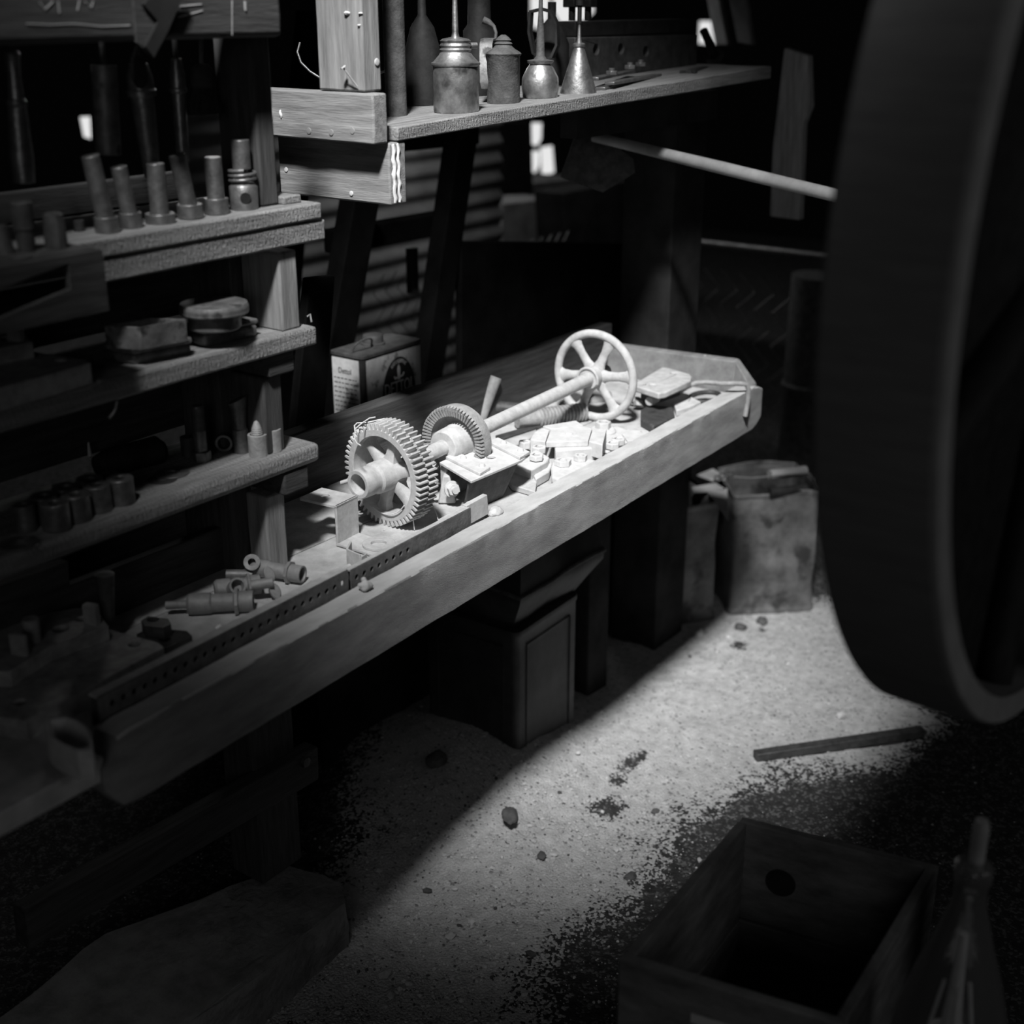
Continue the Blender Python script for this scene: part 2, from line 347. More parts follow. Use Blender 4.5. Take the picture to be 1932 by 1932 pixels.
# ------------------------------------------------------------------ workbench
BZ = .775
bench = thing('workbench', 'long dusty timber workbench with raised edges running away along the wall', 'workbench', (.2, 1.4, 0))
def rail():
    mb = MB(); n = 90; vs = []; K = 5
    for i in range(n+1):
        x = .80+(2.652-.80)*i/n
        e0 = min(1, (x-.80)/.035); e1 = min(1, (2.652-x)/.03); r = math.sqrt(max(0, 1-(1-e0)**2))
        zt = .762+.040*r-.012*(1-e1); zb = .732-.030*r+.02*(1-e1)-.0
        zt += .0012*noise.noise((x*5, 0, 0)); ya = 1.130+.0348*x+(1-r)*.008; yb = 1.130+.0348*x+.043-(1-r)*.008
        c = .003
        ring = [(ya, zb+c), (ya, zb+(zt-zb)*.33), (ya, zb+(zt-zb)*.66), (ya, zt-c), (ya+c*.4, zt-c*.35), (ya+c, zt), ((ya+yb)/2, zt), (yb-c, zt), (yb, zt-c), (yb, zb+c), (yb-c, zb), (ya+c, zb)]
        for k, (y, z) in enumerate(ring):
            p = Vector((x, y, z)); p += Vector(noise.noise_vector((x*18, y*30+k, z*40)))*.0011+Vector(noise.noise_vector((x*60, k, z*90)))*.0005; vs.append(p)
    m = 12; fs = [(i*m+k, i*m+(k+1) % m, (i+1)*m+(k+1) % m, (i+1)*m+k) for i in range(n) for k in range(m)]+[tuple(range(m))[::-1], tuple(n*m+k for k in range(m))]
    o = mb.add(vs, fs).build('front_rail', 'rail_timber', bench, smooth=28); o.data.materials.append(MATS['rail_dust'])
    for p in o.data.polygons:
        if p.normal.z > .6: p.material_index = 1
    return o
rail()
mb = MB().prism([(.18, 1.17), (.80, 1.17), (2.62, 1.235), (2.62, 1.42), (.18, 1.42)], .745, BZ); mb.build('plank', 'bench_dust', bench, bevel=.002)
mb = MB().box((.18, 1.423, .745), (2.60, 1.60, BZ)); mb.build('plank', 'bench_dust', bench, bevel=.002)
mb = MB().box((.18, 1.60, .70), (2.62, 1.635, .892)); mb.build('back_board', 'dark_timber', bench, bevel=.003, rough=.0015)
# far end board, bevelled corner
a = Z(1130, 690, .86); b = Z(1360, 692, .86); c = Z(1410, 728, .82)
mb = MB().prism([(2.600, 1.60), (2.630, 1.60), (2.665, 1.29), (2.635, 1.285)], .70, .845); mb.build('end_board', 'rail_timber', bench, bevel=.003)
mb = MB(); M = Matrix(((1, 0, 0, 0), (0, 0, 1, 0), (0, 1, 0, 0), (0, 0, 0, 1)))
mb.add([(2.635, 1.285, .70), (2.665, 1.29, .70), (2.665, 1.29, .845), (2.635, 1.285, .845), (2.605, 1.232, .70), (2.640, 1.232, .70), (2.640, 1.232, .803), (2.605, 1.232, .803)],
       [(0, 1, 2, 3), (4, 5, 6, 7), (0, 1, 5, 4), (1, 2, 6, 5), (2, 3, 7, 6), (3, 0, 4, 7)]).build('corner_block', 'rail_timber', bench, bevel=.003)
# legs and lower brace
p = Z(505, 1600, 0)
LQ = Z(505, 1640, .10); mb = MB().box((LQ.x-.04, LQ.y-.03, .102), (LQ.x+.06, LQ.y+.05, .745)); mb.build('leg', 'dark_timber_z', bench, bevel=.004)
mb = MB().box((2.42, 1.52, -.01), (2.51, 1.60, .745)); mb.build('leg', 'black_timber', bench, bevel=.004)
YB = LQ.y-.045; a = Y(585, 1440, YB); b = Y(150, 1690, YB)
d = (b-a); M = frame(a, (0, -1, 0), d)
mb = MB().box((-.01, -.034, -.022), (d.length+.1, .034, .012), M); br = mb.build('brace', 'dark_timber', bench, bevel=.003)
mb = MB(); q = Y(575, 1437, YB-.013); mb.lathe([(.0, .0), (.011, 0), (.009, .006), (0, .007)][::-1], frame(q, (0, -1, 0)), 14); mb.build('bolt_head', 'dark_iron', br)

# concrete / stone step on the floor at the left
pts = [Z(*p, .10).xy for p in ((545, 1632), (640, 1665), (656, 1700), (500, 1830), (180, 2060), (-100, 2000), (200, 1760))]
mb = MB().prism(pts, -.01, .10); o = mb.build('concrete_step', 'concrete', bevel=.014, seg=3, rough=.008); tag(o, 'worn concrete block on the floor under the bench at lower left', 'concrete block')
# small timber posts under the bench
for (pa, pb, yy, w, l) in (((652, 1250), (700, 1385), 1.60, .05, 'short upright timber offcut under the bench between leg and square tin'),):
    q = Z(675, 1385, .04); mb = MB().box((q.x-.03, q.y, .0), (q.x+.03, q.y+.03, .50)); o = mb.build('timber_offcut', 'dark_timber_z', bevel=.003); tag(o, l, 'timber')

# ------------------------------------------------------------------ square tins
def square_tin(name, label, corner, yaw, w, h, m, group=None, seam=True, open_top=False, crush=0):
    t = thing(name, label, 'tin', corner, group); M = rot(corner, yaw); r = .014
    def rr(w_, e):
        out = []
        for cx, cy, a in ((r, r, PI), (w_-r, r, 1.5*PI), (w_-r, w_-r, 0), (r, w_-r, .5*PI)):
            for k in range(4): out.append((cx+(r+e)*math.cos(a+k*PI/6), cy+(r+e)*math.sin(a+k*PI/6)))
        return out
    mb = MB(); lv = [0, .004, .012, .016]+[.016+(h-.032)*k/9 for k in range(1, 9)]+[h-.016, h-.012, h-.004, h]
    ex = [.003, .003, .003, 0]+[0]*8+[0, .003, .003, .003]
    rings = []; vs = []
    for z, e in zip(lv, ex):
        ring = rr(w, e); vs += [(x, y, z) for x, y in ring]
    n = 16; fs = []
    for i in range(len(lv)-1):
        for k in range(n): k2 = (k+1) % n; fs.append((i*n+k, i*n+k2, (i+1)*n+k2, (i+1)*n+k))
    fs.append(tuple(range(n))[::-1])
    if not open_top: fs.append(tuple((len(lv)-1)*n+k for k in range(n)))
    mb.add(vs, fs, M)
    o = mb.build('tin_body', m, t, smooth=50)
    if crush:
        bm = bmesh.new(); bm.from_mesh(o.data); bmesh.ops.subdivide_edges(bm, edges=[e for e in bm.edges if e.calc_length() > .03], cuts=6, use_grid_fill=True)
        for v in bm.verts: v.co += Vector(noise.noise_vector(v.co*9))*crush*min(1, .35+v.co.z/h); 
        bm.to_mesh(o.data); bm.free(); o.data.shade_smooth()
    if open_top:
        s_ = o.modifiers.new('sheet', 'SOLIDIFY'); s_.thickness = .0012
    if seam:
        for (x0, y0, x1, y1, ax) in ((.035, -.0015, w-.035, -.0015, 0), (-.0015, .035, -.0015, w-.035, 1)):
            mb = MB(); P = [(x0, y0, .035), (x1, y1, .035), (x1, y1, h-.04), (x0, y0, h-.04)]
            mb.tube([M @ Vector(q) for q in P], .0013, 6, True); mb.build('pressed_panel_rim', m, o, smooth=60)
    return t
q = Z(980, 1465, .0)
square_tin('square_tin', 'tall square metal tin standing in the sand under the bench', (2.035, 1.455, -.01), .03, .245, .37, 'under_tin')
# the sagging container above it
t = thing('dented_tin', 'dark dented square tin wedged between the square tin and the bench', 'tin', (2.02, 1.42, .36))
mb = MB()
vs = []; fs = []; N_ = 24
for i, (z, s, dx, dy) in enumerate(((.362, .23, .02, .035), (.40, .265, .005, .012), (.44, .30, -.015, -.012), (.46, .305, -.02, -.015), (.52, .29, -.01, -.0), (.60, .27, 0, .0), (.70, .27, 0, 0))):
    for k in range(N_):
        u = k/N_*4; e = int(u); f = u-e
        x, y = [(f, 0), (1, f), (1-f, 1), (0, 1-f)][e]
        p = Vector((2.03+dx+x*s, 1.44+dy+y*s*.9, z)); p += Vector(noise.noise_vector(p*9))*.012; vs.append(p)
for i in range(6):
    for k in range(N_): k2 = (k+1) % N_; fs.append((i*N_+k, i*N_+k2, (i+1)*N_+k2, (i+1)*N_+k))
fs.append(tuple(range(N_))[::-1]); fs.append(tuple(6*N_+k for k in range(N_)))
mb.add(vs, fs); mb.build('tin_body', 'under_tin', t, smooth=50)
mb = MB(); ring = [vs[3*N_+k]*1+Vector((0, 0, 0)) for k in range(N_)]; mb.tube(ring, .005, 6, True); mb.build('rim', 'rusty_tin', t)
# pair of kerosene tins
A = Z(1375, 1160, 0); Bp = Z(1542, 1150, 0); C_ = Z(1280, 1175, 0)
yw = math.atan2(Bp.y-A.y, Bp.x-A.x)
square_tin('kerosene_tin', 'crumpled open kerosene tin with wire handle behind the belt wheel', (A.x, A.y, 0), yw, .245, .355, 'kerosene_tin', open_top=True, crush=.022, seam=False)
KT = bpy.data.objects['kerosene_tin']
a2 = A+Vector((C_.x-A.x, C_.y-A.y, 0)).normalized()*.262
yw2 = math.atan2(A.y-a2.y, A.x-a2.x)
square_tin('kerosene_tin', 'smooth-sided open kerosene tin left of the crumpled one, torn at its rim', (2.94-.115, 1.556+.05, 0), -.50, .235, .345, 'kerosene_tin', open_top=True, crush=.006, seam=False)
# handle of the crumpled tin: wire and wooden grip
p0 = Z(1385, 900, .37); p1 = Z(1452, 899, .385); p2 = Z(1522, 893, .385); p3 = Z(1540, 905, .36)
mb = MB().tube([p0, (p0+p1)/2+Vector((0, 0, -.004)), p1, p2, p3], .0025); mb.build('wire_handle', 'kerosene_tin', KT)
mb = MB().cyl(Z(1452, 896, .385), Z(1520, 888, .385), .014); mb.build('handle_grip', 'far_grey', KT)
p1 = Z(1452, 930, .36); p2 = Z(1520, 922, .36)
mb = MB().cyl(p1, p2, .014); h_ = mb.build('handle_grip', 'black_iron', KT)
mb = MB().tube([Z(1432, 915, .36), Z(1445, 925, .36), p1], .002); mb.build('wire_handle', 'black_iron', KT)
# torn pieces of rim
KT2 = bpy.data.objects['kerosene_tin.001']
for poly in ([(1315, 897), (1345, 885), (1375, 905), (1345, 908)], [(1305, 920), (1350, 912), (1370, 925), (1308, 930)], [(1335, 930), (1372, 922), (1374, 985), (1355, 955)]):
    mb = MB().prism([Z(*p, .35).xy for p in poly], .349, .352); mb.build('torn_rim', 'far_grey', KT2)
mb = MB(); q = Z(1356, 903, .362)
for k in range(3):
    c = q+Vector((k*.018, -k*.006, .004*k)); mb.tube([c+Vector((.012*math.cos(a*PI/5), .012*math.sin(a*PI/5), .004*math.sin(a))) for a in range(10)], .0025, 6, True)
o = mb.build('chain', 'dark_iron'); tag(o, 'short rusty chain draped between the rims of the two kerosene tins', 'chain')
# ================================================================== things lying on the bench
def ongear():
    C = Z(720, 898, .864); Hh = Z(1123, 709, .873); ax = (Hh-C).normalized()
    t = thing('geared_shaft', 'dust covered shaft carrying a spur gear, a toothed ring gear and a spoked handwheel', 'shaft', (C.x, C.y, BZ))
    MB().cyl(C-ax*.012, Hh+ax*.045, .0135).build('shaft', 'dusty_metal', t)
    M = frame(C, ax, (0, 0, 1))
    # spur gear: two rows of staggered teeth, sitting a little askew on its shaft
    R = .0835; C0 = C+ax*.004; M = frame(C0, Matrix.Rotation(math.radians(-7), 3, 'Z') @ ax, (0, 0, 1))
    mb = MB(); mb.lathe([(R-.016, -.004), (R-.004, -.004), (R-.004, .040), (R-.016, .040), (R-.016, .040), (R-.016, -.004)], M, 64)
    g = mb.build('spur_gear', 'dusty_metal', t, bevel=.001)
    nt = 54
    for row, (z0, z1) in enumerate(((-.004, .0175), (.0185, .040))):
        mb = MB()
        for k in range(nt):
            a = 2*PI*(k+.5*row)/nt; w0 = .0031; w1 = .0016; r0 = R-.005; r1 = R+.0055
            ca, sa = math.cos(a), math.sin(a)
            def P(r, w, z): return (r*ca-w*sa, r*sa+w*ca, z)
            mb.add([P(r0, -w0, z0), P(r0, w0, z0), P(r1, w1, z0), P(r1, -w1, z0), P(r0, -w0, z1), P(r0, w0, z1), P(r1, w1, z1), P(r1, -w1, z1)],
                   [(0, 1, 2, 3), (7, 6, 5, 4), (0, 4, 5, 1), (1, 5, 6, 2), (2, 6, 7, 3), (3, 7, 4, 0)], M)
        mb.build('tooth_row', 'dusty_metal', g, bevel=.0006, seg=1)
    mb = MB(); mb.lathe([(.0175, -.058), (.024, -.058), (.025, -.054), (.025, -.034), (.0235, -.031), (.0235, -.024), (.027, -.02), (.028, .03), (.014, .034), (.014, -.02), (.0175, -.025), (.0175, -.058)], M, 40); mb.build('gear_hub', 'dusty_metal', g, bevel=.0006)
    for k in range(6):
        a = 2*PI*k/6+.25; mb = MB(); u = Vector((math.cos(a), math.sin(a), 0)); w = Vector((-math.sin(a), math.cos(a), 0))
        vs = []
        for r, hw, ht in ((.022, .013, .010), (.035, .009, .008), (.055, .008, .007), (R-.017, .012, .008), (R-.012, .016, .009)):
            for s1, s2 in ((-1, -1), (-.55, -1.25), (.55, -1.25), (1, -1), (1, 1), (-1, 1)): vs.append(M @ (u*r+w*hw*s1+Vector((0, 0, .017+ht*s2))))
        fs = [(i*6+j, i*6+(j+1) % 6, (i+1)*6+(j+1) % 6, (i+1)*6+j) for i in range(4) for j in range(6)]+[(5, 4, 3, 2, 1, 0), tuple(range(24, 30))]
        mb.add(vs, fs).build('spoke', 'dusty_metal', g, smooth=60)
    # crown / ring gear in the middle
    D = C+ax*((Z(856, 832, .866)-C).length); M2 = frame(D, ax, (0, 0, 1)); R2 = .064
    mb = MB(); mb.lathe([(.013, .012), (.030, .010), (.046, .008), (.050, -.006), (R2-.006, -.010), (R2, -.006), (R2+.002, .004), (R2+.001, .018), (.03, .024), (.013, .024), (.013, .012)], M2, 64)
    g2 = mb.build('ring_gear', 'cast_iron', t, bevel=.0006)
    mb = MB(); nt2 = 60
    for k in range(nt2):
        a = 2*PI*k/nt2; u = Vector((math.cos(a), math.sin(a), 0)); w = Vector((-math.sin(a), math.cos(a), 0)); hw = .0016
        P = [(.048, -.007), (R2+.001, -.011), (R2+.003, -.004), (.050, .0)]
        vs = [M2 @ (u*r+w*s*hw+Vector((0, 0, z-.003))) for s in (-1, 1) for r, z in P]
        mb.add(vs, [(0, 1, 2, 3), (7, 6, 5, 4), (0, 4, 5, 1), (1, 5, 6, 2), (2, 6, 7, 3), (3, 7, 4, 0)])
    mb.build('tooth_ring', 'cast_iron', g2)
    mb = MB(); mb.lathe([(.0135, -.040), (.027, -.040), (.0295, -.036), (.031, .0), (.034, .012)], M2, 36); mb.build('gear_hub', 'dusty_metal', g2, bevel=.0006)
    # handwheel
    M3 = frame(Hh, ax, (0, 0, 1)); RW = .089
    mb = MB(); prof = [(RW+.0085*math.cos(a*PI/8), .0085*math.sin(a*PI/8)) for a in range(17)]; prof[-1] = prof[0]
    mb.lathe(prof, M3, 72); w_ = mb.build('handwheel', 'dusty_metal', t, smooth=80)
    for k in range(6):
        a = 2*PI*k/6+.42; mb = MB(); u = Vector((math.cos(a), math.sin(a), 0)); w = Vector((-math.sin(a), math.cos(a), 0)); vs = []
        for r, hw, ht in ((.012, .019, .009), (.022, .014, .008), (.034, .0105, .006), (.055, .0095, .0048), (.072, .0115, .005), (.083, .018, .006)):
            for j in range(8):
                b = 2*PI*j/8; vs.append(M3 @ (u*r+w*hw*math.cos(b)+Vector((0, 0, ht*math.sin(b)))))
        fs = [(i*8+j, i*8+(j+1) % 8, (i+1)*8+(j+1) % 8, (i+1)*8+j) for i in range(5) for j in range(8)]+[tuple(range(8))[::-1], tuple(range(40, 48))]
        mb.add(vs, fs).build('spoke', 'dusty_metal', w_, smooth=80)
    mb = MB(); mb.lathe([(.0138, -.030), (.021, -.030), (.0215, -.027), (.0215, .012), (.017, .02), (.0, .02)], M3, 36); mb.build('wheel_hub', 'dusty_metal', w_, bevel=.0008)
    # split collar on the shaft beside the wheel hub
    mb = MB(); prof = [(.0215, 0), (.025, 0), (.025, .012), (.0215, .012)]
    for i in range(14): pass
    pts = [M3 @ Vector((.0235*math.cos(a), .0235*math.sin(a), -.031)) for a in [(-2.6+i*.28) for i in range(17)]]
    mb.tube(pts, .0028, 8); mb.build('wire_clip', 'dusty_metal', w_)
    return C, ax, M
GC, GAX, GM = ongear()
# wire twisted on the spur gear
mb = MB()
top = [c5(*p) for p in ((425, 985), (420, 940), (440, 920), (520, 915), (640, 888))]
mb.tube([Z(x, y, .95) for x, y in top], .0012, 6)
mb.tube([Z(*c5(*p), .955) for p in ((430, 960), (470, 925), (530, 885), (572, 877))], .0012, 6)
mb.tube([Z(*c5(*p), .945) for p in ((425, 1000), (422, 1040), (440, 1070), (465, 1083))], .0012, 6)
mb.tube([GM @ Vector((.066*math.cos(a), .066*math.sin(a), -.006-.002*math.sin(a*3))) for a in [2.2+i*.12 for i in range(12)]], .0010, 6)
tag(mb.build('wire', 'straw'), 'thin loose wire tangled round the top of the spur gear', 'wire')
# pin passing the hub of the gear and bridging to the bracket
a = Z(*c8(325, 505), .852); b = Z(*c8(418, 480), .862)
mb = MB().cyl(a, b+(b-a)*.3, .0035); tag(mb.build('steel_pin', 'dusty_metal'), 'thin pin between the bent bracket and the spur gear hub', 'pin')
a = Z(*c8(455, 605), .838); b = Z(*c8(510, 585), .842)
mb = MB().cyl(a, b, .004); tag(mb.build('steel_pin', 'dusty_metal'), 'short stub pin under the front of the spur gear hub', 'pin')

# Z-shaped bracket
t = thing('bent_bracket', 'Z-shaped bent plate bracket with a hole, near the spur gear', 'bracket', (*Z(650, 1030, BZ).xy, BZ))
A0 = Z(*c8(302, 968), BZ+.002); B0 = Z(*c8(458, 885), BZ+.002); hz = .069
up = Vector((0, 0, hz)); th = .0045
dd = (B0-A0).normalized(); nn = Vector((dd.y, -dd.x, 0))     # towards the camera side
L_ = (B0-A0).length
M = frame(A0, (0, 0, 1), dd)   # x along plate, y = z cross x
hole = Z(*c8(262, 532), BZ+hz)
hl = Vector((L_*.52, .046, 0))
MB().box((0, 0, 0), (L_, th, hz), M).build('web', 'dusty_metal', t, bevel=.0012)
tl = .075
MB().prism([(0, 0), (L_, 0), (L_, tl), (0, tl)], hz-th, hz, [(hl.x, max(.02, min(tl-.012, hl.y)), .0075)], M).build('top_flange', 'dusty_metal', t, bevel=.001)
lo = [M.inverted() @ Z(*c8(*p), BZ+.002) for p in ((745, 990), (595, 1060))]
MB().prism([(0, th), (L_, th), (lo[0].x, lo[0].y), (lo[1].x, lo[1].y)], 0, th, [], M).build('bottom_flange', 'dusty_metal', t, bevel=.001)
c = Z(*c8(597, 952), BZ+.009)
mb = MB().lathe([(.0125, -.0025), (.0265, -.0025), (.0265, .0025), (.0125, .0025), (.0125, -.0025)], Matrix.Translation(c), 40)
tag(mb.build('washer', 'dusty_metal', bevel=.0008), 'thick flat washer lying on the foot of the bent bracket', 'washer')
# small channel clip
q = Z(*c8(440, 1140), BZ); M = rot(q, math.atan2(dd.y, dd.x)-1.1)
a = Z(*c8(372, 1115), BZ); b = Z(*c8(470, 1160), BZ); c_ = Z(*c8(512, 1130), BZ); e = Z(*c8(400, 1060), BZ)
mb = MB()
def wall(mb, p, q, h, t_, z0=0):
    d = (q-p).normalized(); M = frame(p+Vector((0, 0, z0)), (0, 0, 1), d); mb.box((0, -t_/2, 0), ((q-p).length, t_/2, h), M)
wall(mb, a, b, .030, .003); wall(mb, b, c_, .026, .003); wall(mb, a, e, .030, .003)
tag(mb.build('channel_clip', 'dusty_metal', bevel=.0008), 'small upright channel-shaped clip between bracket foot and perforated angle', 'clip')
q = Z(*c7(1385, 1010), BZ+.004)

# perforated angle irons
def angle_iron(label, p0, p1, h, n, px, w=.02, z0=BZ):
    d = (p1-p0); L_ = d.length; d.normalize()
    M = frame(p0, Vector((d.y, -d.x, 0)), d)      # local x along, z towards the camera side, y = z x x = up
    if (M @ Vector((0, 1, 0))-p0).z < 0: M = frame(p0, Vector((-d.y, d.x, 0)), d)
    t = thing('perforated_angle', label, 'angle iron', p0)
    hs = [(px[0]+(px[1]-px[0])*i/(n-1), h*.70, .0042) for i in range(n)]
    MB().prism([(0, 0), (L_, 0), (L_, h), (0, h)], -.0012, .0012, hs, M).build('hole_flange', 'angle_steel', t)
    sgn = 1 if (M @ Vector((0, 0, 1))-p0).y > 0 else -1
    mb = MB(); mb.box((0, h-.0024, 0), (L_, h, sgn*w), M) if sgn > 0 else mb.box((0, h-.0024, sgn*w), (L_, h, 0), M)
    mb.build('top_flange', 'dusty_metal', t)
    MB().prism([(0, h*.2), (L_, h*.2), (L_, h-.0026), (0, h-.0026)], sgn*w-sgn*.0026, sgn*w-sgn*.0002, M=M).build('hole_shade_strip', 'angle_steel', t); return t  # last strip is added behind the holes to darken them
pA = Z(182, 1432, BZ+.0); pA.z = BZ; pB = Z(692, 1120, BZ)
RY = lambda x: 1.130+.0348*x+.049
angle_iron('long perforated angle iron along the near part of the bench rail', Vector((.835, RY(.835), BZ+.001)), Vector((1.288, RY(1.288), BZ+.001)), .054, 26, (.02, .44), .016)
angle_iron('shorter perforated angle iron continuing along the rail beyond the bolt', Vector((1.296, RY(1.296)+.001, BZ+.001)), Vector((1.60, RY(1.60)+.004, BZ+.001)), .050, 8, (.012, .135), .010)
c = Z(*c8(500, 1255), BZ+.035)
mb = MB(); rock_mb(mb, c, .009, .8, 0, 1.2, 3); mb.cyl(c, c+Vector((.012, .014, .002)), .004); tag(mb.build('bolt', 'dusty_metal', smooth=60), 'rounded bolt head joining the two perforated angle irons', 'bolt')
# flat blade between angle and bracket
a = Z(*c8(1040, 840), BZ+.018); b = Z(*c8(1370, 660), BZ+.03)
mb = MB(); d = (b-a); M = frame(a, Vector((-d.y, d.x, 0)), d)
mb.box((0, -.016, -.0025), (d.length, .016, .0025), M); mb.box((d.length*.55, -.018, -.006), (d.length+.002, .018, .004), M)
tag(mb.build('flat_bar', 'dusty_metal', bevel=.001), 'flat strip with a thick ragged end beside the perforated angle', 'metal strip')
mb = MB(); q = Z(*c8(1450, 715), BZ+.03); rock_mb(mb, q, .012, .6, .4, 1.5, 12); q = Z(*c8(1300, 672), BZ+.026); 
tag(mb.build('dirt_lump', 'stone_pale', smooth=60), 'pale lump of dirt on the end of the perforated angle', 'lump')
mb = MB(); q = Z(*c8(1262, 675), BZ+.02); rock_mb(mb, q, .010, .7, .4, 1.3, 15)
tag(mb.build('dirt_lump', 'stone_pale', smooth=60), 'pale lump of dirt behind the ragged strip by the gear bracket', 'lump')
# loop at near end of the angle
mb = MB(); P = [(85, 1400), (95, 1385), (130, 1380), (165, 1395), (180, 1420), (178, 1448), (150, 1450), (95, 1425)]
P3 = [Z(x, y, .80) for x, y in P]
zl, zh = .782, .822
vs = []; fs = []
for p in P3: vs += [(p.x, p.y, zl), (p.x, p.y, zh)]
# outer/inner wall
cen = sum(P3, Vector())/len(P3); n = len(P3)
for p in P3: q = cen+(p-cen)*.82; vs += [(q.x, q.y, zl), (q.x, q.y, zh)]
for i in range(n):
    j = (i+1) % n; o_ = 2*n
    fs += [(2*i, 2*j, 2*j+1, 2*i+1), (o_+2*i+1, o_+2*j+1, o_+2*j, o_+2*i), (2*i+1, 2*j+1, o_+2*j+1, o_+2*i+1), (2*i, o_+2*i, o_+2*j, 2*j)]
mb.add(vs, fs); o = mb.build('iron_shackle', 'dusty_metal', bevel=.002); o.modifiers.new('s', 'SUBSURF').levels = 1; o.modifiers['s'].render_levels = 2
tag(o, 'rounded iron loop at the near end of the perforated angle', 'shackle')

# bent rod lying from the clip towards the front left
mb = MB(); mb.tube([Z(x, y, BZ+.006) for x, y in ((660, 1068), (625, 1082), (590, 1100), (562, 1128), (520, 1157), (470, 1186), (395, 1222), (330, 1268), (270, 1310))], [.004, .0045, .005, .006, .006, .006, .006, .005, .005], 10)
tag(mb.build('bent_rod', 'dusty_metal', smooth=60), 'long gently bent rod lying on the bench inside the perforated angle', 'rod')
for poly, l in (([(495, 1150), (530, 1140), (548, 1152), (515, 1160)], 'small torn paper scrap on the bench beside the bent rod'), ([(590, 1100), (640, 1075), (665, 1085), (610, 1110)], 'flat pale card scrap on the bench near the channel clip')):
    mb = MB().prism([Z(*p, BZ+.002).xy for p in poly], BZ+.0006, BZ+.002); tag(mb.build('paper_scrap', 'dusty_block'), l, 'scrap')
for (x, y), l in (((413, 1183), 'tiny white chip on the bench, the nearer of two by the couplings'), ((465, 1170), 'tiny white chip on the bench, the farther of two by the couplings')):
    mb = MB(); q = Z(x, y, BZ+.003); rock_mb(mb, q, .004, .7, .3, 1.6, x); tag(mb.build('chip', 'pale_drip_glint', smooth=60), l, 'chip')
for P, l in (([(811, 943), (822, 965), (831, 994)], 'pale straw leaning between the spur gear and the bearing bracket'), ([(778, 970), (780, 985), (782, 1000)], 'thin straw hanging under the spur gear')):
    mb = MB(); k = len(P); mb.tube([Z(x, y, BZ+.03*(1-i/(k-1))+.002) for i, (x, y) in enumerate(P)], .0009, 5); tag(mb.build('straw', 'straw'), l, 'straw')

# ---- bearing bracket in front of the ring gear
zt = BZ+.073
t = thing('bearing_bracket', 'folded steel bracket with riveted straps on top and a big bolt at its side', 'bracket', (*Z(900, 960, BZ).xy, BZ))
top = zz(c5, ((1040, 1205), (1095, 1180), (1400, 1055), (1700, 1140), (1640, 1188), (1272, 1342)), zt)
hc = Z(*c5(1415, 1170), zt)
tp = MB().prism(top, zt-.005, zt, [(hc.x, hc.y, .0085)]).build('top_plate', 'dusty_block', t, bevel=.001)
for poly, riv in (([(1085, 1165), (1165, 1128), (1412, 1243), (1335, 1288)], ((1215, 1168), (1350, 1226))), ([(1388, 1052), (1465, 1026), (1700, 1130), (1625, 1172)], ((1508, 1060), (1632, 1115)))):
    s_ = MB().prism(zz(c5, poly, zt+.005), zt+.0002, zt+.0055).build('strap', 'dusty_block', t, bevel=.001)
    for r_ in riv: MB().lathe([(0, .006), (.004, .005), (.0055, .0025), (.006, 0)][::-1], Matrix.Translation(Z(*c5(*r_), zt+.008)-Vector((0, 0, .0025))), 14).build('rivet', 'dusty_block', s_)
a = Z(*c5(1040, 1205), zt-.003); b = Z(*c5(1272, 1342), zt-.003); c = Z(*c5(1640, 1190), zt-.003)
def panel(pts, th, nrm): 
    mb = MB(); n = Vector(nrm).normalized()*th; k = len(pts); vs = [Vector(p) for p in pts]+[Vector(p)+n for p in pts]
    mb.add(vs, [tuple(range(k))[::-1], tuple(range(k, 2*k))]+[(i, (i+1) % k, (i+1) % k+k, i+k) for i in range(k)]); return mb
# near (-Y) web : from b to c down to the bench, tapering; its shade is put into a dark metal colour
bb = Vector((b.x, b.y+.004, zt-.003)); cc = Vector((c.x, c.y+.004, zt-.003))
dn = Vector((0, 0, -(zt-BZ-.004)))
d1 = (cc-bb).normalized()
MB().add([v for v in (bb+d1*.002, cc, cc+dn-d1*.02+Vector((0, .022, 0)), bb+dn+d1*.01+Vector((0, .022, 0)))]+[v+Vector((0, .004, 0)) for v in (bb+d1*.002, cc, cc+dn-d1*.02+Vector((0, .022, 0)), bb+dn+d1*.01+Vector((0, .022, 0)))],
         [(0, 1, 2, 3), (7, 6, 5, 4), (0, 4, 5, 1), (1, 5, 6, 2), (2, 6, 7, 3), (3, 7, 4, 0)]).build('side_web', 'dark_iron', t, bevel=.0008)
# end leg on the left, seen edge-on
aa = a+Vector((.002, 0, 0)); d2 = (b-a).normalized()
P = [aa, aa+d2*.022, aa+d2*.012+dn*.98, aa+d2*.0+dn*.98]
panel(P, .006, d1).build('end_leg', 'dusty_block', t, bevel=.001)
e0 = aa+d1*.006
MB().add([v for v in (e0, e0+d1*.13, e0+d1*.12+dn, e0+dn)]+[v+d2*.004 for v in (e0, e0+d1*.13, e0+d1*.12+dn, e0+dn)],
         [(0, 1, 2, 3), (7, 6, 5, 4), (0, 4, 5, 1), (1, 5, 6, 2), (2, 6, 7, 3), (3, 7, 4, 0)]).build('side_web', 'cast_iron', t, bevel=.0008)
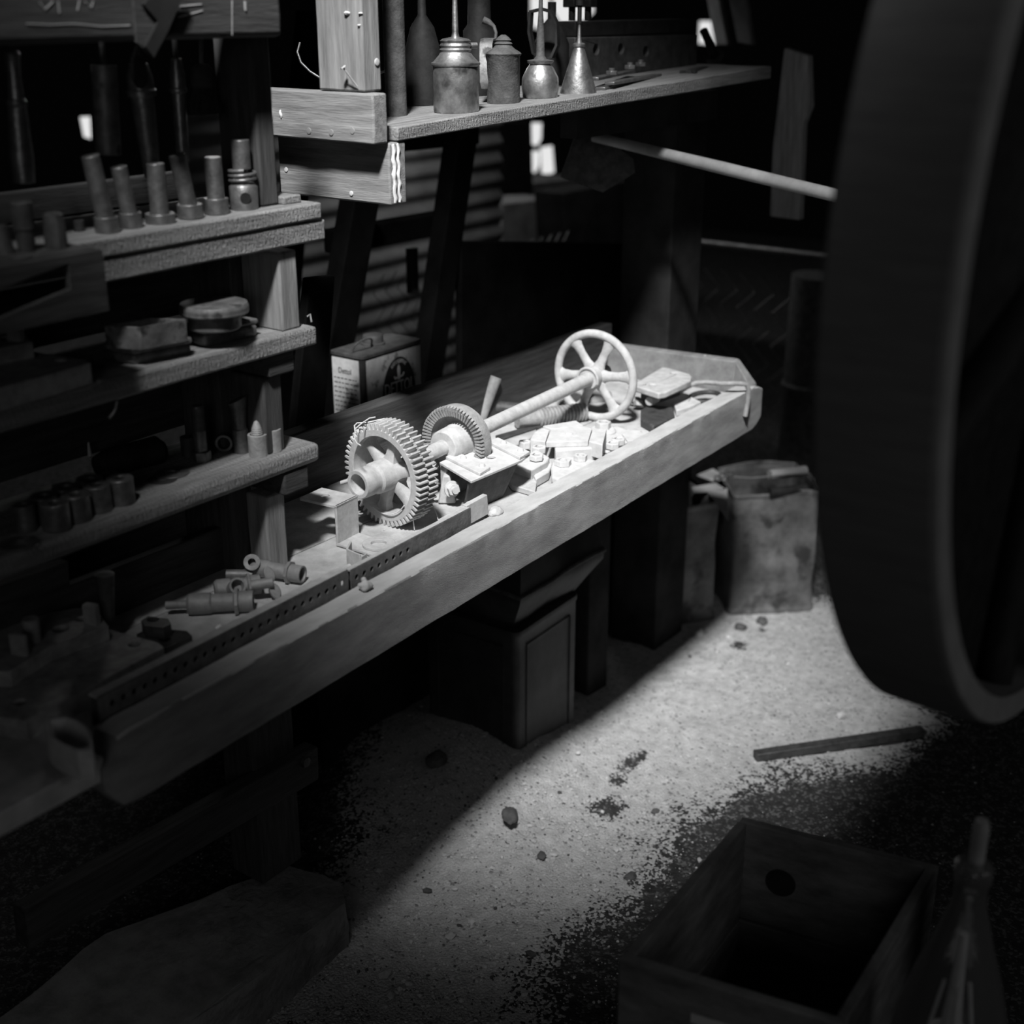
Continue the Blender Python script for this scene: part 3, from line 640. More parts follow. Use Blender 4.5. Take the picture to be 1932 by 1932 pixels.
# wedge lug and bolt
lug = [Z(*c5(1065, 1325), zt-.035), Z(*c5(1110, 1320), zt-.035)]
q = Z(*c5(1085, 1510), BZ+.002)
ld = Vector((.585, -.811, 0))
MB().add([q+ld*-.014, q+ld*.018, q+ld*.008+Vector((0, 0, .052)), q+ld*-.004+Vector((0, 0, .052))]+[p_+Vector((.018, .012, 0)) for p_ in (q+ld*-.014, q+ld*.018, q+ld*.008+Vector((0, 0, .052)), q+ld*-.004+Vector((0, 0, .052)))],
         [(3, 2, 1, 0), (4, 5, 6, 7), (0, 1, 5, 4), (1, 2, 6, 5), (2, 3, 7, 6), (3, 0, 4, 7)]).build('lug', 'dusty_metal', t, bevel=.003)
q = Z(*c5(1130, 1400), BZ+.035); nb = Vector((-.45, -.85, .12)).normalized()
bo = MB().lathe([(.0, .003), (.0145, .003), (.0145, 0), (0, 0)], frame(q, nb), 24).build('washer', 'dusty_block', t)
MB().prism(hexa(.0115), .003, .012, M=frame(q, nb)).build('bolt_head', 'dusty_block', t, bevel=.001)
MB().cyl(q+nb*.01, q+nb*.018, .006).build('bolt_shank', 'dusty_block', t)
q = Z(*c5(1000, 1345), BZ+.05); MB().lathe([(0, .004), (.006, .003), (.007, 0), (0, 0)], frame(q, (-.8, -.3, .4)), 12).build('rivet', 'dusty_metal', t)

# ---- pile of blocks, nuts and plates
def block(name, label, cat, conv, poly, zt, zb, m='dusty_block', holes=(), bevel=.0015, parts=None, group=None):
    pts = zz(conv, poly, zt); hs = []
    for h in holes: c = Z(*conv(h[0], h[1]), zt); hs.append((c.x, c.y, h[2]))
    mb = MB().prism(pts, zb, zt, hs); o = mb.build(name, m, bevel=bevel)
    tag(o, label, cat, group); return o
B = BZ
block('steel_plate', 'five sided steel plate with a small round boss, topmost of the block pile', 'plate', c6, ((345, 963), (590, 940), (645, 960), (618, 1048), (310, 1058)), B+.042, B+.030)
q = Z(*c6(478, 998), B+.042); tag(MB().lathe([(0, .003), (.004, .003), (.0075, .0015), (.008, 0)][::-1], Matrix.Translation(q), 18).build('button', 'dusty_block'), 'small round button on the five sided plate', 'button')
block('steel_plate', 'flat plate at the back edge of the block pile', 'plate', c6, ((285, 940), (528, 900), (582, 935), (395, 958), (345, 962)), B+.041, B+.022)
block('steel_block', 'square-ended block left of the five sided plate', 'block', c6, ((245, 953), (338, 962), (305, 1056), (195, 1040)), B+.036, B+.002)
block('steel_block', 'thick block with a dark side, right of the five sided plate', 'block', c6, ((652, 958), (752, 965), (722, 1078), (622, 1052)), B+.042, B+.012)
block('steel_block', 'notched block lying across the front of the block pile', 'block', c6, ((372, 1092), (440, 1062), (618, 1050), (672, 1080), (655, 1100), (612, 1106), (380, 1122)), B+.030, B+.004, bevel=.002)
t = block('base_plate', 'thin dusty plate under the small nuts beside the bench rail', 'plate', c6, ((560, 1010), (830, 940), (1000, 1010), (760, 1130), (640, 1100)), B+.006, B+.001, holes=((1022, 982, .0001),)[:0])
# plate with two nuts near the rail
t = block('clamp_plate', 'rounded clamp plate holding two hexagon nuts near the bench rail', 'plate', c6, ((345, 1215), (375, 1180), (480, 1165), (600, 1175), (690, 1190), (560, 1250), (400, 1325), (350, 1310)), B+.016, B+.001, bevel=.004)
for (x, y), r_ in (((432, 1225), .0165), ((560, 1190), .0135)):
    q = Z(*c6(x, y), B+.0165); mb = MB().prism(hexa(r_, a0=.3), 0, .010, [(0, 0, r_*.5)], Matrix.Translation(q)); mb.build('hexagon_nut', 'dusty_block', t, bevel=.0012)
    mb = MB().cyl(q, q+Vector((0, 0, .006)), r_*.5); mb.build('stud', 'dusty_metal', t)
block('steel_block', 'wedge-shaped block with a shaded side behind the bearing bracket', 'block', c6, ((70, 1210), (240, 1110), (335, 1170), (320, 1200), (205, 1265)), B+.030, B+.004, m='dusty_block', bevel=.002)
block('steel_block', 'curved sliver-like block tucked beside the wedge-shaped block', 'block', c6, ((210, 1268), (345, 1192), (355, 1215), (330, 1275), (235, 1330)), B+.018, B+.002, bevel=.002)
block('steel_channel', 'low dark sided block in the shadow of the bearing bracket', 'block', c6, ((0, 1290), (70, 1230), (210, 1290), (245, 1340), (230, 1420), (60, 1370)), B+.012, B+.001, m='dusty_metal')
for (x, y), r_, h_, z_, l in (((155, 1052), .013, .014, B+.012, 'hexagon nut at the left end of the block pile'), ((260, 1090), .0145, .012, B+.02, 'hexagon nut standing between the blocks and the bearing bracket'),
        ((795, 1062), .0145, .012, B+.008, 'hexagon nut in the row right of the block pile, nearer the rail'), ((838, 1032), .0145, .012, B+.010, 'hexagon nut in the row right of the block pile, farther from the rail'), ((240, 1150), .014, .01, B+.032, 'rounded nut with an eye on the wedge-shaped block')):
    q = Z(*c6(x, y), z_+h_); mb = MB().prism(hexa(r_, a0=.5), -h_, 0, [(0, 0, r_*.48)], Matrix.Translation(q)); tag(mb.build('hexagon_nut', 'dusty_block', bevel=.0014), l, 'nut')
# flanged round nut
q = Z(*c6(725, 965), B+.012); t = thing('flanged_nut', 'large round flange with a hexagon nut, behind the small plates', 'nut', q-Vector((0, 0, .01)))
MB().lathe([(.010, -.010), (.027, -.010), (.027, -.003), (.023, .002), (.010, .003), (.010, -.010)], Matrix.Translation(q), 36).build('flange', 'dusty_block', t, bevel=.0008)
MB().prism(hexa(.0165, a0=.2), .001, .016, [(0, 0, .009)], Matrix.Translation(q)).build('hexagon_nut', 'dusty_block', t, bevel=.0015)
block('channel_piece', 'short channel piece with a square notch against the bench rail', 'block', c6, ((862, 998), (905, 965), (1052, 975), (1060, 985), (960, 1045), (905, 1050)), B+.010, B+.001, holes=((1022, 981, .0065),))
q = Z(*c6(930, 1012), B+.0102)
# litter of crumbs on the bench
mb = MB()
for i in range(160):
    u = rnd.random(); x = 1.35+1.2*u; y = rnd.uniform(1.215, 1.58); r_ = .0009*math.exp(rnd.gauss(0, .5)); rock_mb
    M_ = Matrix.Translation((x, y, B+r_*.5)) @ Matrix.Diagonal((r_, r_*1.3, r_*.7, 1))
    mb.add([(1, 0, 0), (0, 1, 0), (-1, 0, 0), (0, -1, 0), (0, 0, 1), (0, 0, -1)], [(0, 1, 4), (1, 2, 4), (2, 3, 4), (3, 0, 4), (1, 0, 5), (2, 1, 5), (3, 2, 5), (0, 3, 5)], M_)
tag(mb.build('grit', 'stone_pale', smooth=0), 'fine grit scattered over the bench boards', 'grit', kind='stuff')

# ---- round bar, pipe, threaded bar, handwheel neighbours
a = Z(903, 792, BZ+.006); b = Y(934, 711, a.y-.012)
tag(MB().cyl(a, b, .0145, seg=32).build('round_bar', 'cast_iron', bevel=.001), 'short round bar leaning upright behind the ring gear', 'bar')
a = Z(888, 762, .80); b = Z(1000, 775, .79)
t = MB().cyl(a+Vector((-.01, .02, 0)), b, .014); tag(t.build('iron_pipe', 'dark_iron'), 'dark pipe lying behind the round bar', 'pipe')
a = Z(975, 793, .795); b = Z(1104, 776, .795); d = (b-a).normalized(); L_ = (b-a).length
t = thing('threaded_bar', 'thick bar with a coarse ribbed end under the long shaft', 'bar', (a.x, a.y, BZ))
MB().cyl(a, a+d*L_*.3, .016).build('bar', 'cast_iron', t)
prof = [(.014, 0)]; n = 14
for i in range(n): z0 = L_*.7*i/n; s_ = L_*.7/n; prof += [(.0145, z0+s_*.1), (.0195, z0+s_*.4), (.0195, z0+s_*.7), (.0145, z0+s_*.95)]
MB().lathe(prof, frame(a+d*L_*.3, d), 28).build('ribbed_end', 'cast_iron', t, smooth=50)
q = Z(985, 795, BZ+.003); mb = MB().tube([q, q+Vector((-.004, -.004, .012)), q+Vector((.004, -.008, .02))], .002, 6); tag(mb.build('twig', 'straw'), 'tiny curled scrap hanging at the end of the threaded bar', 'scrap')
block('flat_bar', 'dark flat bar lying behind the block pile below the long shaft', 'bar', c6, ((-60, 1010), (320, 905), (345, 915), (-40, 1040)), B+.006, B+.001, m='dark_iron')
q = Z(1086, 742, BZ+.03); t = MB().cyl(Z(1086, 752, BZ+.022), Z(1105, 720, BZ+.05), .02); tag(t.build('pipe_stub', 'cast_iron', bevel=.002), 'pipe stub seen between the spokes behind the handwheel', 'pipe')
q = Z(1147, 745, BZ+.03)
mb = MB(); mb.cyl(Z(1135, 752, BZ+.02), Z(1155, 722, BZ+.04), .016); 
# flange plate behind handwheel foot
mb = MB().lathe([(0, 0), (.04, 0), (.04, .01), (.02, .014), (0, .014)][::-1], Matrix.Translation(Z(1120, 750, BZ+.001)), 30); tag(mb.build('flange_disc', 'cast_iron'), 'low round flange on the bench behind the handwheel', 'flange')

# ---- pillow block by the far end
zt = BZ+.062
t = thing('pillow_block', 'slab with two round holes on a rounded bearing, beside the handwheel', 'bearing', (*Z(1240, 770, BZ).xy, BZ))
pl = ((955, 630), (1130, 525), (1170, 512), (1200, 516), (1360, 562), (1372, 580), (1365, 610), (1180, 695), (1130, 702), (965, 650))
hc1 = Z(*c6(1244, 556), zt); hc2 = Z(*c6(1082, 642), zt)
MB().prism(zz(c6, pl, zt), zt-.014, zt, [(hc1.x, hc1.y, .0085), (hc2.x, hc2.y, .0085)]).build('slab', 'dusty_metal', t, bevel=.003, seg=3)
a = Z(*c6(1050, 735), zt-.03); b = Z(*c6(1260, 660), zt-.03)
MB().cyl(a, b, .019).build('bearing_barrel', 'dark_iron', t, bevel=.002)  # dark metal supplies the shade seen through the slab's holes
q = Z(*c6(1080, 755), zt-.03); MB().cyl(q-Vector((.012, 0, 0)), q+Vector((.02, 0, 0)), .010).build('plug', 'dusty_metal', t, bevel=.002)
block('iron_block', 'dark heavy block carrying the pillow block by the rail', 'block', c6, ((1000, 820), (1060, 785), (1240, 800), (1250, 870), (1090, 940), (1000, 890)), B+.018, B+.001, m='dark_iron', bevel=.004)
block('wood_shim', 'pale thin shim on the bench right of the pillow block', 'shim', c6, ((1270, 715), (1310, 705), (1360, 728), (1260, 770), (1230, 760)), B+.008, B+.001)
block('wood_shim', 'larger pale shim against the rail at the far bench end', 'shim', c6, ((1240, 775), (1370, 728), (1440, 765), (1350, 805), (1260, 830)), B+.014, B+.001, holes=((1355, 765, .002),))
for (x, y), l in (((965, 735), 'rusty nut between the handwheel and the pillow block'), ((990, 760), 'lower rusty nut beneath the edge of the pillow block')):
    q = Z(*c6(x, y), B+.02); mb = MB().prism(hexa(.013, a0=.7), -.012, .0, [(0, 0, .006)], rot(q, .4, .5)); tag(mb.build('hexagon_nut', 'cast_iron', bevel=.0015), l, 'nut')
q = Z(1330, 752, BZ+.002); mb = MB(); mb.tube([q+Vector((.045*math.cos(a/3), .03*math.sin(a/3), .004)) for a in range(19)], .005, 8, True); tag(mb.build('iron_ring', 'dark_iron'), 'dark iron ring lying at the far end of the bench', 'ring')
# bent rod hooked over rail
P = [Z(*c6(1280, 695), .80), Z(*c6(1340, 655), .815), Z(*c6(1400, 628), .825), Z(*c6(1470, 622), .825), Z(*c6(1600, 632), .825), Z(*c6(1720, 632), .825)]
e = P[-1]; P += [e+Vector((.014, -.010, -.003)), e+Vector((.018, -.014, -.016)), e+Vector((.018, -.014, -.045)), e+Vector((.014, -.012, -.075))]
tag(MB().tube(P, .0055, 10).build('bent_rod', 'cast_iron', smooth=60), 'bent rod hooked over the far corner of the bench', 'rod')
q = Y(1328, 692, 1.42); q = X(1329, 692, 2.64); tag(MB().cyl(q-Vector((0, 0, .01)), q+Vector((0, 0, .028)), .003).build('nail', 'dusty_metal'), 'nail standing upright on the far end board of the bench', 'nail')

# ---- brass hose couplings on the near part
def coupling(label, p0, p1, r, zc, mouth=True, ring=.72, m='brass'):
    a = Z(*c7(*p0), zc); b = Z(*c7(*p1), zc); d = (b-a); L_ = d.length
    t = thing('hose_coupling', label, 'coupling', (a.x, a.y, BZ), 'hose couplings on the bench'); M = frame(a, d)
    MB().lathe([(0, 0), (r*.8, 0), (r, .004), (r, L_*.35), (r*.86, L_*.38), (r*.86, L_*.7), (r, L_*.72), (r, L_), (r*.78, L_), (r*.7, L_*.9), (0, L_*.9)], M, 28).build('coupling_body', m, t, bevel=.0006)
    MB().lathe([(r*.8, L_*ring), (r*1.35, L_*ring), (r*1.35, L_*(ring+.06)), (r*.8, L_*(ring+.06))], M, 8).build('collar_ring', m, t, bevel=.001)
    return t, a, d.normalized(), L_
T1 = coupling('brass coupling nearest the lit end of the pile, open mouth to the right', (1480, 715), (1780, 760), .0135, BZ+.016)
T2 = coupling('brass tee coupling in the middle with a side port and wing nut', (1260, 850), (1530, 815), .0145, BZ+.02)
T3 = coupling('brass coupling in front of the pile with a hexagon collar', (1100, 935), (1490, 915), .0155, BZ+.016)
t, a, d, L_ = T2; q = Z(*c7(1390, 835), BZ+.03); vw = (Vector((0, 0, H))-q).normalized(); nn = Vector((-.3, -.75, .6)).normalized()
MB().lathe([(.0125, -.01), (.0125, .008), (.0095, .008), (.009, -.006), (0, -.006)], frame(q, nn), 24).build('side_port', 'brass', t)
q = Z(*c7(1600, 810), BZ+.026); 
for s_ in (-1, 1):
    wv = (UP*1.0+RGT*-.35*1).normalized()*s_; mb = MB(); c = q+wv*.013; mb.lathe([(0, -.003), (.009, -.003), (.010, 0), (.009, .003), (0, .003)], frame(c, nn, wv) @ Matrix.Diagonal((1.3, .85, 1, 1)), 20); mb.build('wing', 'brass', t, bevel=.001)
MB().cyl(q-d*.03, q+nn*.006, .008).build('valve_stem', 'brass', t); 
for (x, y), r_ in (((1480, 690), .013), ((1400, 700), .009)):
    pass
q = Z(*c7(1480, 690), BZ+.03); t = thing('wing_valve', 'small dark valve with a ring head behind the couplings', 'valve', (q.x, q.y, BZ))
MB().lathe([(.006, -.004), (.0125, -.004), (.0125, .004), (.006, .004), (.006, -.004)], frame(q, (-.5, -.6, .5)), 20).build('ring_head', 'dull_tin', t)
MB().cyl(q-Vector((.0, 0, .02)), Z(*c7(1330, 760), BZ+.012), .008).build('valve_body', 'dull_tin', t)
# lever on nearest coupling
t, a, d, L_ = T3; MB().cyl(a, a-d*.03, .006).build('nozzle', 'brass', t)

# flat nuts and square plates left of them
t = block('square_plate', 'dark square plate with a hole, lying in front of the leaning plank', 'plate', c7, ((800, 1110), (880, 1070), (1100, 1090), (1130, 1120), (980, 1190), (880, 1170)), B+.012, B+.001, 'dark_iron', ((970, 1140, .008),))
block('square_nut', 'dark square nut stacked on the square plate', 'nut', c7, ((830, 1030), (870, 1005), (990, 1020), (1005, 1050), (960, 1075), (850, 1060)), B+.030, B+.0125, 'dark_iron', ((900, 1025, .0085),))

# heavy cast base at lower left, and its twin on the shelf above
def casting(label, dx, dy, dz, s=1.):
    z1 = B+.028+dz
    o0 = Z(*c7(400, 1300), B); t = thing('cast_base', label, 'casting', (o0.x+dx, o0.y+dy, B+dz))
    def W(conv, poly, z): return [(p.x+dx, p.y+dy) for p in (Z(*conv(*q), z-dz) for q in poly)]
    hs = [W(c7, [h], z1)[0] for h in ((790, 1170), (115, 1508))]
    lo = MB().prism(W(c7, ((965, 1190), (930, 1160), (640, 1080), (520, 1060), (-200, 1230), (-420, 1460), (0, 1600), (150, 1622)), z1), z1-.027, z1, [(h[0], h[1], .008) for h in hs]).build('base_slab', 'dusty_casting', t, bevel=.003)
    z2 = z1+.022
    hs = [W(c7, [h], z2)[0] for h in ((480, 1020), (355, 1078))]
    MB().prism(W(c7, ((555, 940), (620, 1040), (640, 1060), (300, 1180), (60, 1330), (-150, 1330), (-300, 1200), (-100, 1110), (300, 980)), z2), z1, z2, [(hs[0][0], hs[0][1], .008), (hs[1][0], hs[1][1], .011)]).build('raised_seat', 'dusty_casting', t, bevel=.003)
    q = W(c7, [(195, 1150)], z2)[0]; MB().lathe([(.0105, 0), (.0115, .03), (.010, .033), (0, .033)], Matrix.Translation((q[0], q[1], z2-.001)), 20).build('peg', 'dusty_casting', t)
    q = W(c7, [(545, 1050)], z2)[0]; MB().box((-.006, -.01, 0), (.006, .01, .03), rot((q[0], q[1], z2-.001), .3)).build('fin', 'dusty_casting', t, bevel=.002)
    q = W(c7, [(120, 1230)], z2)[0]; MB().box((-.004, -.012, 0), (.004, .012, .03), rot((q[0], q[1], z2-.001), .3)).build('fin', 'dusty_casting', t, bevel=.002)
    return t
casting('heavy iron casting with pegs and bolt holes at the near end of the bench', 0, 0, 0)
q = Z(*c7(648, 1055), B+.03); mb = MB().lathe([(.006, 0), (.0135, .075), (.0, .078)], Matrix.Translation(q-Vector((0, 0, .0))), 20); tag(mb.build('tapered_drift', 'dark_iron'), 'tapered pin standing point down behind the heavy casting', 'pin')
# ================================================================== shelf unit on the bench
bmz0 = Y(535, 70, 1.345).z
def D(px, py, c): return Vector((0, 0, H))+ray(px, py)*c
su = thing('shelf_unit', 'rough timber wall shelves with three levels standing on the near end of the bench', 'shelf', (1.0, 1.45, BZ))
S3, S2, S1 = .967, 1.148, 1.326
MB().box((.1, 1.37, S3-.030), (1.397, 1.555, S3)).build('shelf_board', 'sawn_shelf', su, bevel=.009, seg=3, rough=.0012)
MB().box((.1, 1.37, S2-.028), (1.402, 1.555, S2)).build('shelf_board', 'sawn_shelf', su, bevel=.004, rough=.001)
MB().box((1.0, 1.37, S1-.024), (1.425, 1.555, S1)).build('shelf_board', 'sawn_shelf', su, bevel=.003, rough=.001)
MB().box((.1, 1.40, S1-.024), (1.0, 1.555, S1)).build('shelf_board', 'sawn_shelf', su, bevel=.003, rough=.001)
MB().box((1.0, 1.373, S1-.055), (1.434, 1.40, S1-.0255)).build('shelf_batten', 'sawn_shelf', su, bevel=.003, rough=.001)
# uprights and battens at the far end
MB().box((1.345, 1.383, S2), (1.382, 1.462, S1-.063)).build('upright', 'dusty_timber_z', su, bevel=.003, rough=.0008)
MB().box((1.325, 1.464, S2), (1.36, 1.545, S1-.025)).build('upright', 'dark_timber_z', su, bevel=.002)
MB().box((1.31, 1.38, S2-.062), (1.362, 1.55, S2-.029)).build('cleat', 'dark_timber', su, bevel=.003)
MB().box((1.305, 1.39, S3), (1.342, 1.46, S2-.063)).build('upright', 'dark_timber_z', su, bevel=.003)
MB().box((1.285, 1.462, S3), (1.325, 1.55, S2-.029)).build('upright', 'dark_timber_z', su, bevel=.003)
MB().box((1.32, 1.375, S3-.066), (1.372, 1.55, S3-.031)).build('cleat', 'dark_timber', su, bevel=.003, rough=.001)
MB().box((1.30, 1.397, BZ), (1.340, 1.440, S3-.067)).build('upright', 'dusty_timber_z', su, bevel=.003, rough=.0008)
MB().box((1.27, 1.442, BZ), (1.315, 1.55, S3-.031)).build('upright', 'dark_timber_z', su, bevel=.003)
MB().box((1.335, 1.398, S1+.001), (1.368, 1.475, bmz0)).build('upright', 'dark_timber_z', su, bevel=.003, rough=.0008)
MB().box((1.37, 1.39, S1+.0005), (1.405, 1.45, S1+.012)).build('packing_piece', 'sawn_shelf', su, bevel=.002)
for z in (S3+.02, S2+.01): MB().box((.1, 1.556, z), (1.34, 1.575, z+.085)).build('back_slat', 'dark_timber', su, bevel=.002)
MB().box((.1, 1.556, S1+.001), (1.34, 1.575, S1+.04)).build('back_slat', 'dark_timber', su, bevel=.002)
q = Y(580, 597, 1.3825); lab(MB().tube([q, q+Vector((.002, -.004, .004)), q+Vector((.003, -.005, -.008))], .0013, 6).build('bent_nail', 'cast_iron', su), 'small bent nail')
# deep board at the near end of the top level, with its slotted front
fx = Y(187, 430, 1.315).x
fb = thing('slotted_board', 'dark slotted board hanging below the top shelf at the left edge of the photo', 'board', (fx-.3, 1.32, S2))
zt = S1
lo1 = Y(187, 590, 1.315).z
P = [(fx-.7, lo1-.0), (fx, lo1), (fx, zt-.001), (fx-.7, zt-.001)]
hp = [Y(*p, 1.315) for p in ((-60, 567), (127, 497), (131, 545), (-60, 625))]
MXZ = Matrix(((1, 0, 0, 0), (0, 0, -1, 1.322), (0, 1, 0, 0), (0, 0, 0, 1)))
MB().prism(P, 0, .010, [[(p.x, p.z) for p in hp]], MXZ).build('slotted_front', 'dark_timber', fb, bevel=.001)
MB().box((fx-.7, 1.3225, zt-.02), (fx, 1.399, zt)).build('shelf_extension', 'dark_timber', fb, bevel=.002)
# plank leaning behind the casting, slotted as well
pr = Y(478, 1045, 1.47).x
P = [(pr-.9, BZ), (pr, BZ), (pr-.006, BZ+.04), (pr-.002, BZ+.06), (pr-.015, Y(465, 975, 1.47).z), (pr-.9, Y(465, 975, 1.47).z+.01)]
hp = [Y(*p, 1.47) for p in ((-60, 1125), (127, 1058), (130, 1106), (-60, 1180))]
MXZ = Matrix(((1, 0, 0, 0), (0, 0, -1, 1.485), (0, 1, 0, 0), (0, 0, 0, 1)))
o = MB().prism(P, 0, .018, [[(p.x, p.z) for p in hp]], MXZ).build('slotted_plank', 'dark_timber', bevel=.002); tag(o, 'slotted plank standing on edge on the bench under the lowest shelf', 'plank')

# ---- bracket boards beyond the shelves
t = thing('wall_bracket', 'two thick board ends stacked against the post, pale and drip-stained', 'bracket', (1.56, 1.5, 1.30))
MB().box((1.545, 1.370, 1.397), (1.577, 1.625, 1.470)).build('upper_board', 'dusty_timber_y', t, bevel=.003, rough=.001)
b2 = MB().box((1.580, 1.372, 1.303), (1.620, 1.610, 1.3965)).build('lower_board', 'dusty_timber_y', t, bevel=.003, rough=.001)
for dx, w_ in ((.010, .004), (.021, .003)):
    M_ = frame((1.580+dx, 1.3705, 1.304), (0, 0, 1), (1, 0, 0)); mb = MB(); n = 12
    pts = [Vector((1.580+dx+.0018*math.sin(i*1.9), 1.3715, 1.306+.088*i/n)) for i in range(n+1)]
    mb.tube(pts, [w_*(.6+.4*math.sin(i*1.3)**2) for i in range(n+1)], 6); lab(mb.build('white_drip', 'pale_drip_glint', b2, smooth=60), 'white paint drip down the end grain')
for (x, y), pl in (((583, 247), 1.545), ((625, 250), 1.545), ((665, 247), 1.545)):
    q = X(x, y, pl); MB().lathe([(0, .0015), (.0045, .001), (.005, 0), (0, 0)][::-1], frame(q, (-1, 0, 0)), 12).build('nail_head', 'far_grey', t)
for (x, y) in ((540, 320), (663, 365)):
    q = X(x, y, 1.5795); MB().lathe([(0, .0015), (.0035, .001), (.004, 0), (0, 0)][::-1], frame(q, (-1, 0, 0)), 12).build('nail_head', 'dusty_block', t)
for (x, y, l) in ((512, 205, .035), (530, 215, .012)):
    q = X(x, y, 1.545); lab(MB().tube([q+Vector((-.0005, .001*math.sin(i), .5*l-l*i/6)) for i in range(7)], [.0012, .002, .0022, .0024, .0022, .0018, .001], 6).build('white_drip', 'pale_drip_glint', t, smooth=60), 'white paint drip')
# post
po = thing('timber_post', 'pale squared timber post standing on the bracket boards', 'post', (1.565, 1.42, 1.471))
MB().box((1.552, 1.392, 1.4715), (1.592, 1.484, 2.05)).build('post_body', 'dusty_timber_z', po, bevel=.003, rough=.0012)
a = X(672, 172, 1.545); a.z = 1.478; b = a+Vector((-.02, .02, .048)); a = X(674, 163, 1.548); b = X(648, 128, 1.535)
nl = MB().cyl(a, b, .0013, seg=8).build('nail', 'far_grey', po); MB().cyl(b, b+(b-a).normalized()*.002, .0045).build('nail_head', 'dusty_block', nl)
q = X(714, 117, 1.575); q = Y(711, 117, 1.391); MB().lathe([(0, .002), (.005, .001), (.0055, 0), (0, 0)][::-1], frame(q, (0, -1, 0)), 12).build('nail_head', 'dusty_block', po)
for (x, y), r_ in (((655, 25), .005), ((678, 48), .003), ((680, 25), .003)):
    q = X(x, y, 1.552); mb = MB(); rock_mb(mb, q, r_, .5, 0, 1, x); lab(mb.build('paint_fleck', 'pale_drip_glint', po, smooth=60), 'white paint fleck')

# ---- upper shelf
us = thing('upper_shelf', 'upper plank shelf with saw marked edge, carrying the oil cans', 'shelf', (1.6, 1.5, 1.4))
def zu(x): return 1.419+.0300*(x-1.6)
vs = [(1.6, 1.37, 1.398), (2.9, 1.37, 1.434), (2.9, 1.61, 1.434), (1.6, 1.61, 1.398), (1.6, 1.37, zu(1.6)), (2.9, 1.37, zu(3.)), (2.9, 1.61, zu(3.)), (1.6, 1.61, zu(1.6))]
MB().add(vs, [(0, 3, 2, 1), (4, 5, 6, 7), (0, 1, 5, 4), (1, 2, 6, 5), (2, 3, 7, 6), (3, 0, 4, 7)]).build('shelf_board', 'sawn_shelf', us, bevel=.002, rough=.0010)
MB().box((2.30, 1.50, 1.34), (2.9, 1.54, 1.405)).build('bearer', 'black_timber', us)

def rev(name, label, cat, cx, base_y, prof, y, m, zb=None, seg=36, parent=None, smooth=40, group=None):
    """revolved body whose profile is given as (height px above base, radius px) at the distance of its axis"""
    b = Y(cx, base_y, y); k = depth(b)/F
    if zb is not None: b.z = zb
    mb = MB().lathe([(r*k, h*k*1.05) for h, r in prof], Matrix.Translation(b), seg)
    o = mb.build(name, m, parent, smooth=smooth)
    if not parent: tag(o, label, cat, group)
    return o, b, k
def group_thing(name, label, cat, cx, base_y, y, zb=None, group=None):
    b = Y(cx, base_y, y); k = depth(b)/F
    if zb is not None: b.z = zb
    return thing(name, label, cat, b, group), b, k
def LT(t, b, k, name, prof, m, dx=0, seg=36, smooth=40, bevel=0): return MB().lathe([(r*k, h*k*1.05) for h, r in prof], Matrix.Translation(b+Vector((dx, 0, 0))), seg).build(name, m, t, smooth=smooth, bevel=bevel)
def zs(px, y): return zu(Y(px, 200, y).x)
# can 1: round oil can with ribbed cap and long spout
y_ = 1.425; t, b, k = group_thing('oil_can', 'largest round oil can with ribbed screw top, nearest the post on the upper shelf', 'oil can', 861, 203, y_, zs(861, y_))
LT(t, b, k, 'can_body', [(0, 0), (0, 41), (3, 43), (78, 42.5), (81, 46), (84, 46), (86, 42), (96, 32), (102, 28), (102, 0)], 'old_tin')
LT(t, b, k, 'screw_cap', [(102, 0), (102, 28), (106, 30), (109, 27), (113, 29.5), (117, 27), (121, 29), (124, 24), (127, 8), (127, 0)], 'old_tin')
LT(t, b, k, 'spout', [(126, 0), (126, 8), (134, 6), (225, 3.5), (225, 0)], 'old_tin')
q = b+Vector((30*k, -.01, 118*k)); MB().cyl(q, q+Vector((.010, -.006, 0)), .005).build('side_plug', 'old_tin', t)
# can 2: squat can with thumb pump lever
y_ = 1.44; t, b, k = group_thing('oil_can', 'dark pump can with flat strap handle, second on the upper shelf', 'oil can', 950, 196, y_, zs(950, y_))
LT(t, b, k, 'can_body', [(0, 0), (0, 31), (80, 31), (84, 34), (87, 31), (92, 22), (95, 18), (95, 0)], 'rusty_tin')
LT(t, b, k, 'ribbed_neck', [(95, 0), (95, 18), (99, 15), (101, 17), (105, 13), (107, 15), (112, 10), (116, 4), (116, 0)], 'rusty_tin')
a = Y(918, 75, 1.40); e = Y(918, 165, 1.40); w_ = .013
def strap(pts, w, th, name, m, par, wd):
    mb = MB(); vs = []; n = len(pts); wd = Vector(wd).normalized()
    for i, p in enumerate(pts):
        p = Vector(p); t_ = (Vector(pts[min(i+1, n-1)])-Vector(pts[max(i-1, 0)])).normalized(); nn_ = t_.cross(wd).normalized()
        for s1, s2 in ((-1, -1), (1, -1), (1, 1), (-1, 1)): vs.append(p+wd*w*s1/2+nn_*th*s2/2)
    fs = [(i*4+j, i*4+(j+1) % 4, (i+1)*4+(j+1) % 4, (i+1)*4+j) for i in range(n-1) for j in range(4)]+[(3, 2, 1, 0), tuple(range(4*n-4, 4*n))]
    return mb.add(vs, fs).build(name, m, par, smooth=50)
P = [D(x, y, c) for x, y, c in ((934, 86, 2.375), (932, 78, 2.365), (926, 73, 2.345), (919, 75, 2.325), (917, 84, 2.315), (917, 120, 2.315), (918, 155, 2.315), (920, 166, 2.32), (928, 168, 2.345), (933, 160, 2.36), (935, 120, 2.37), (934, 86, 2.375))]
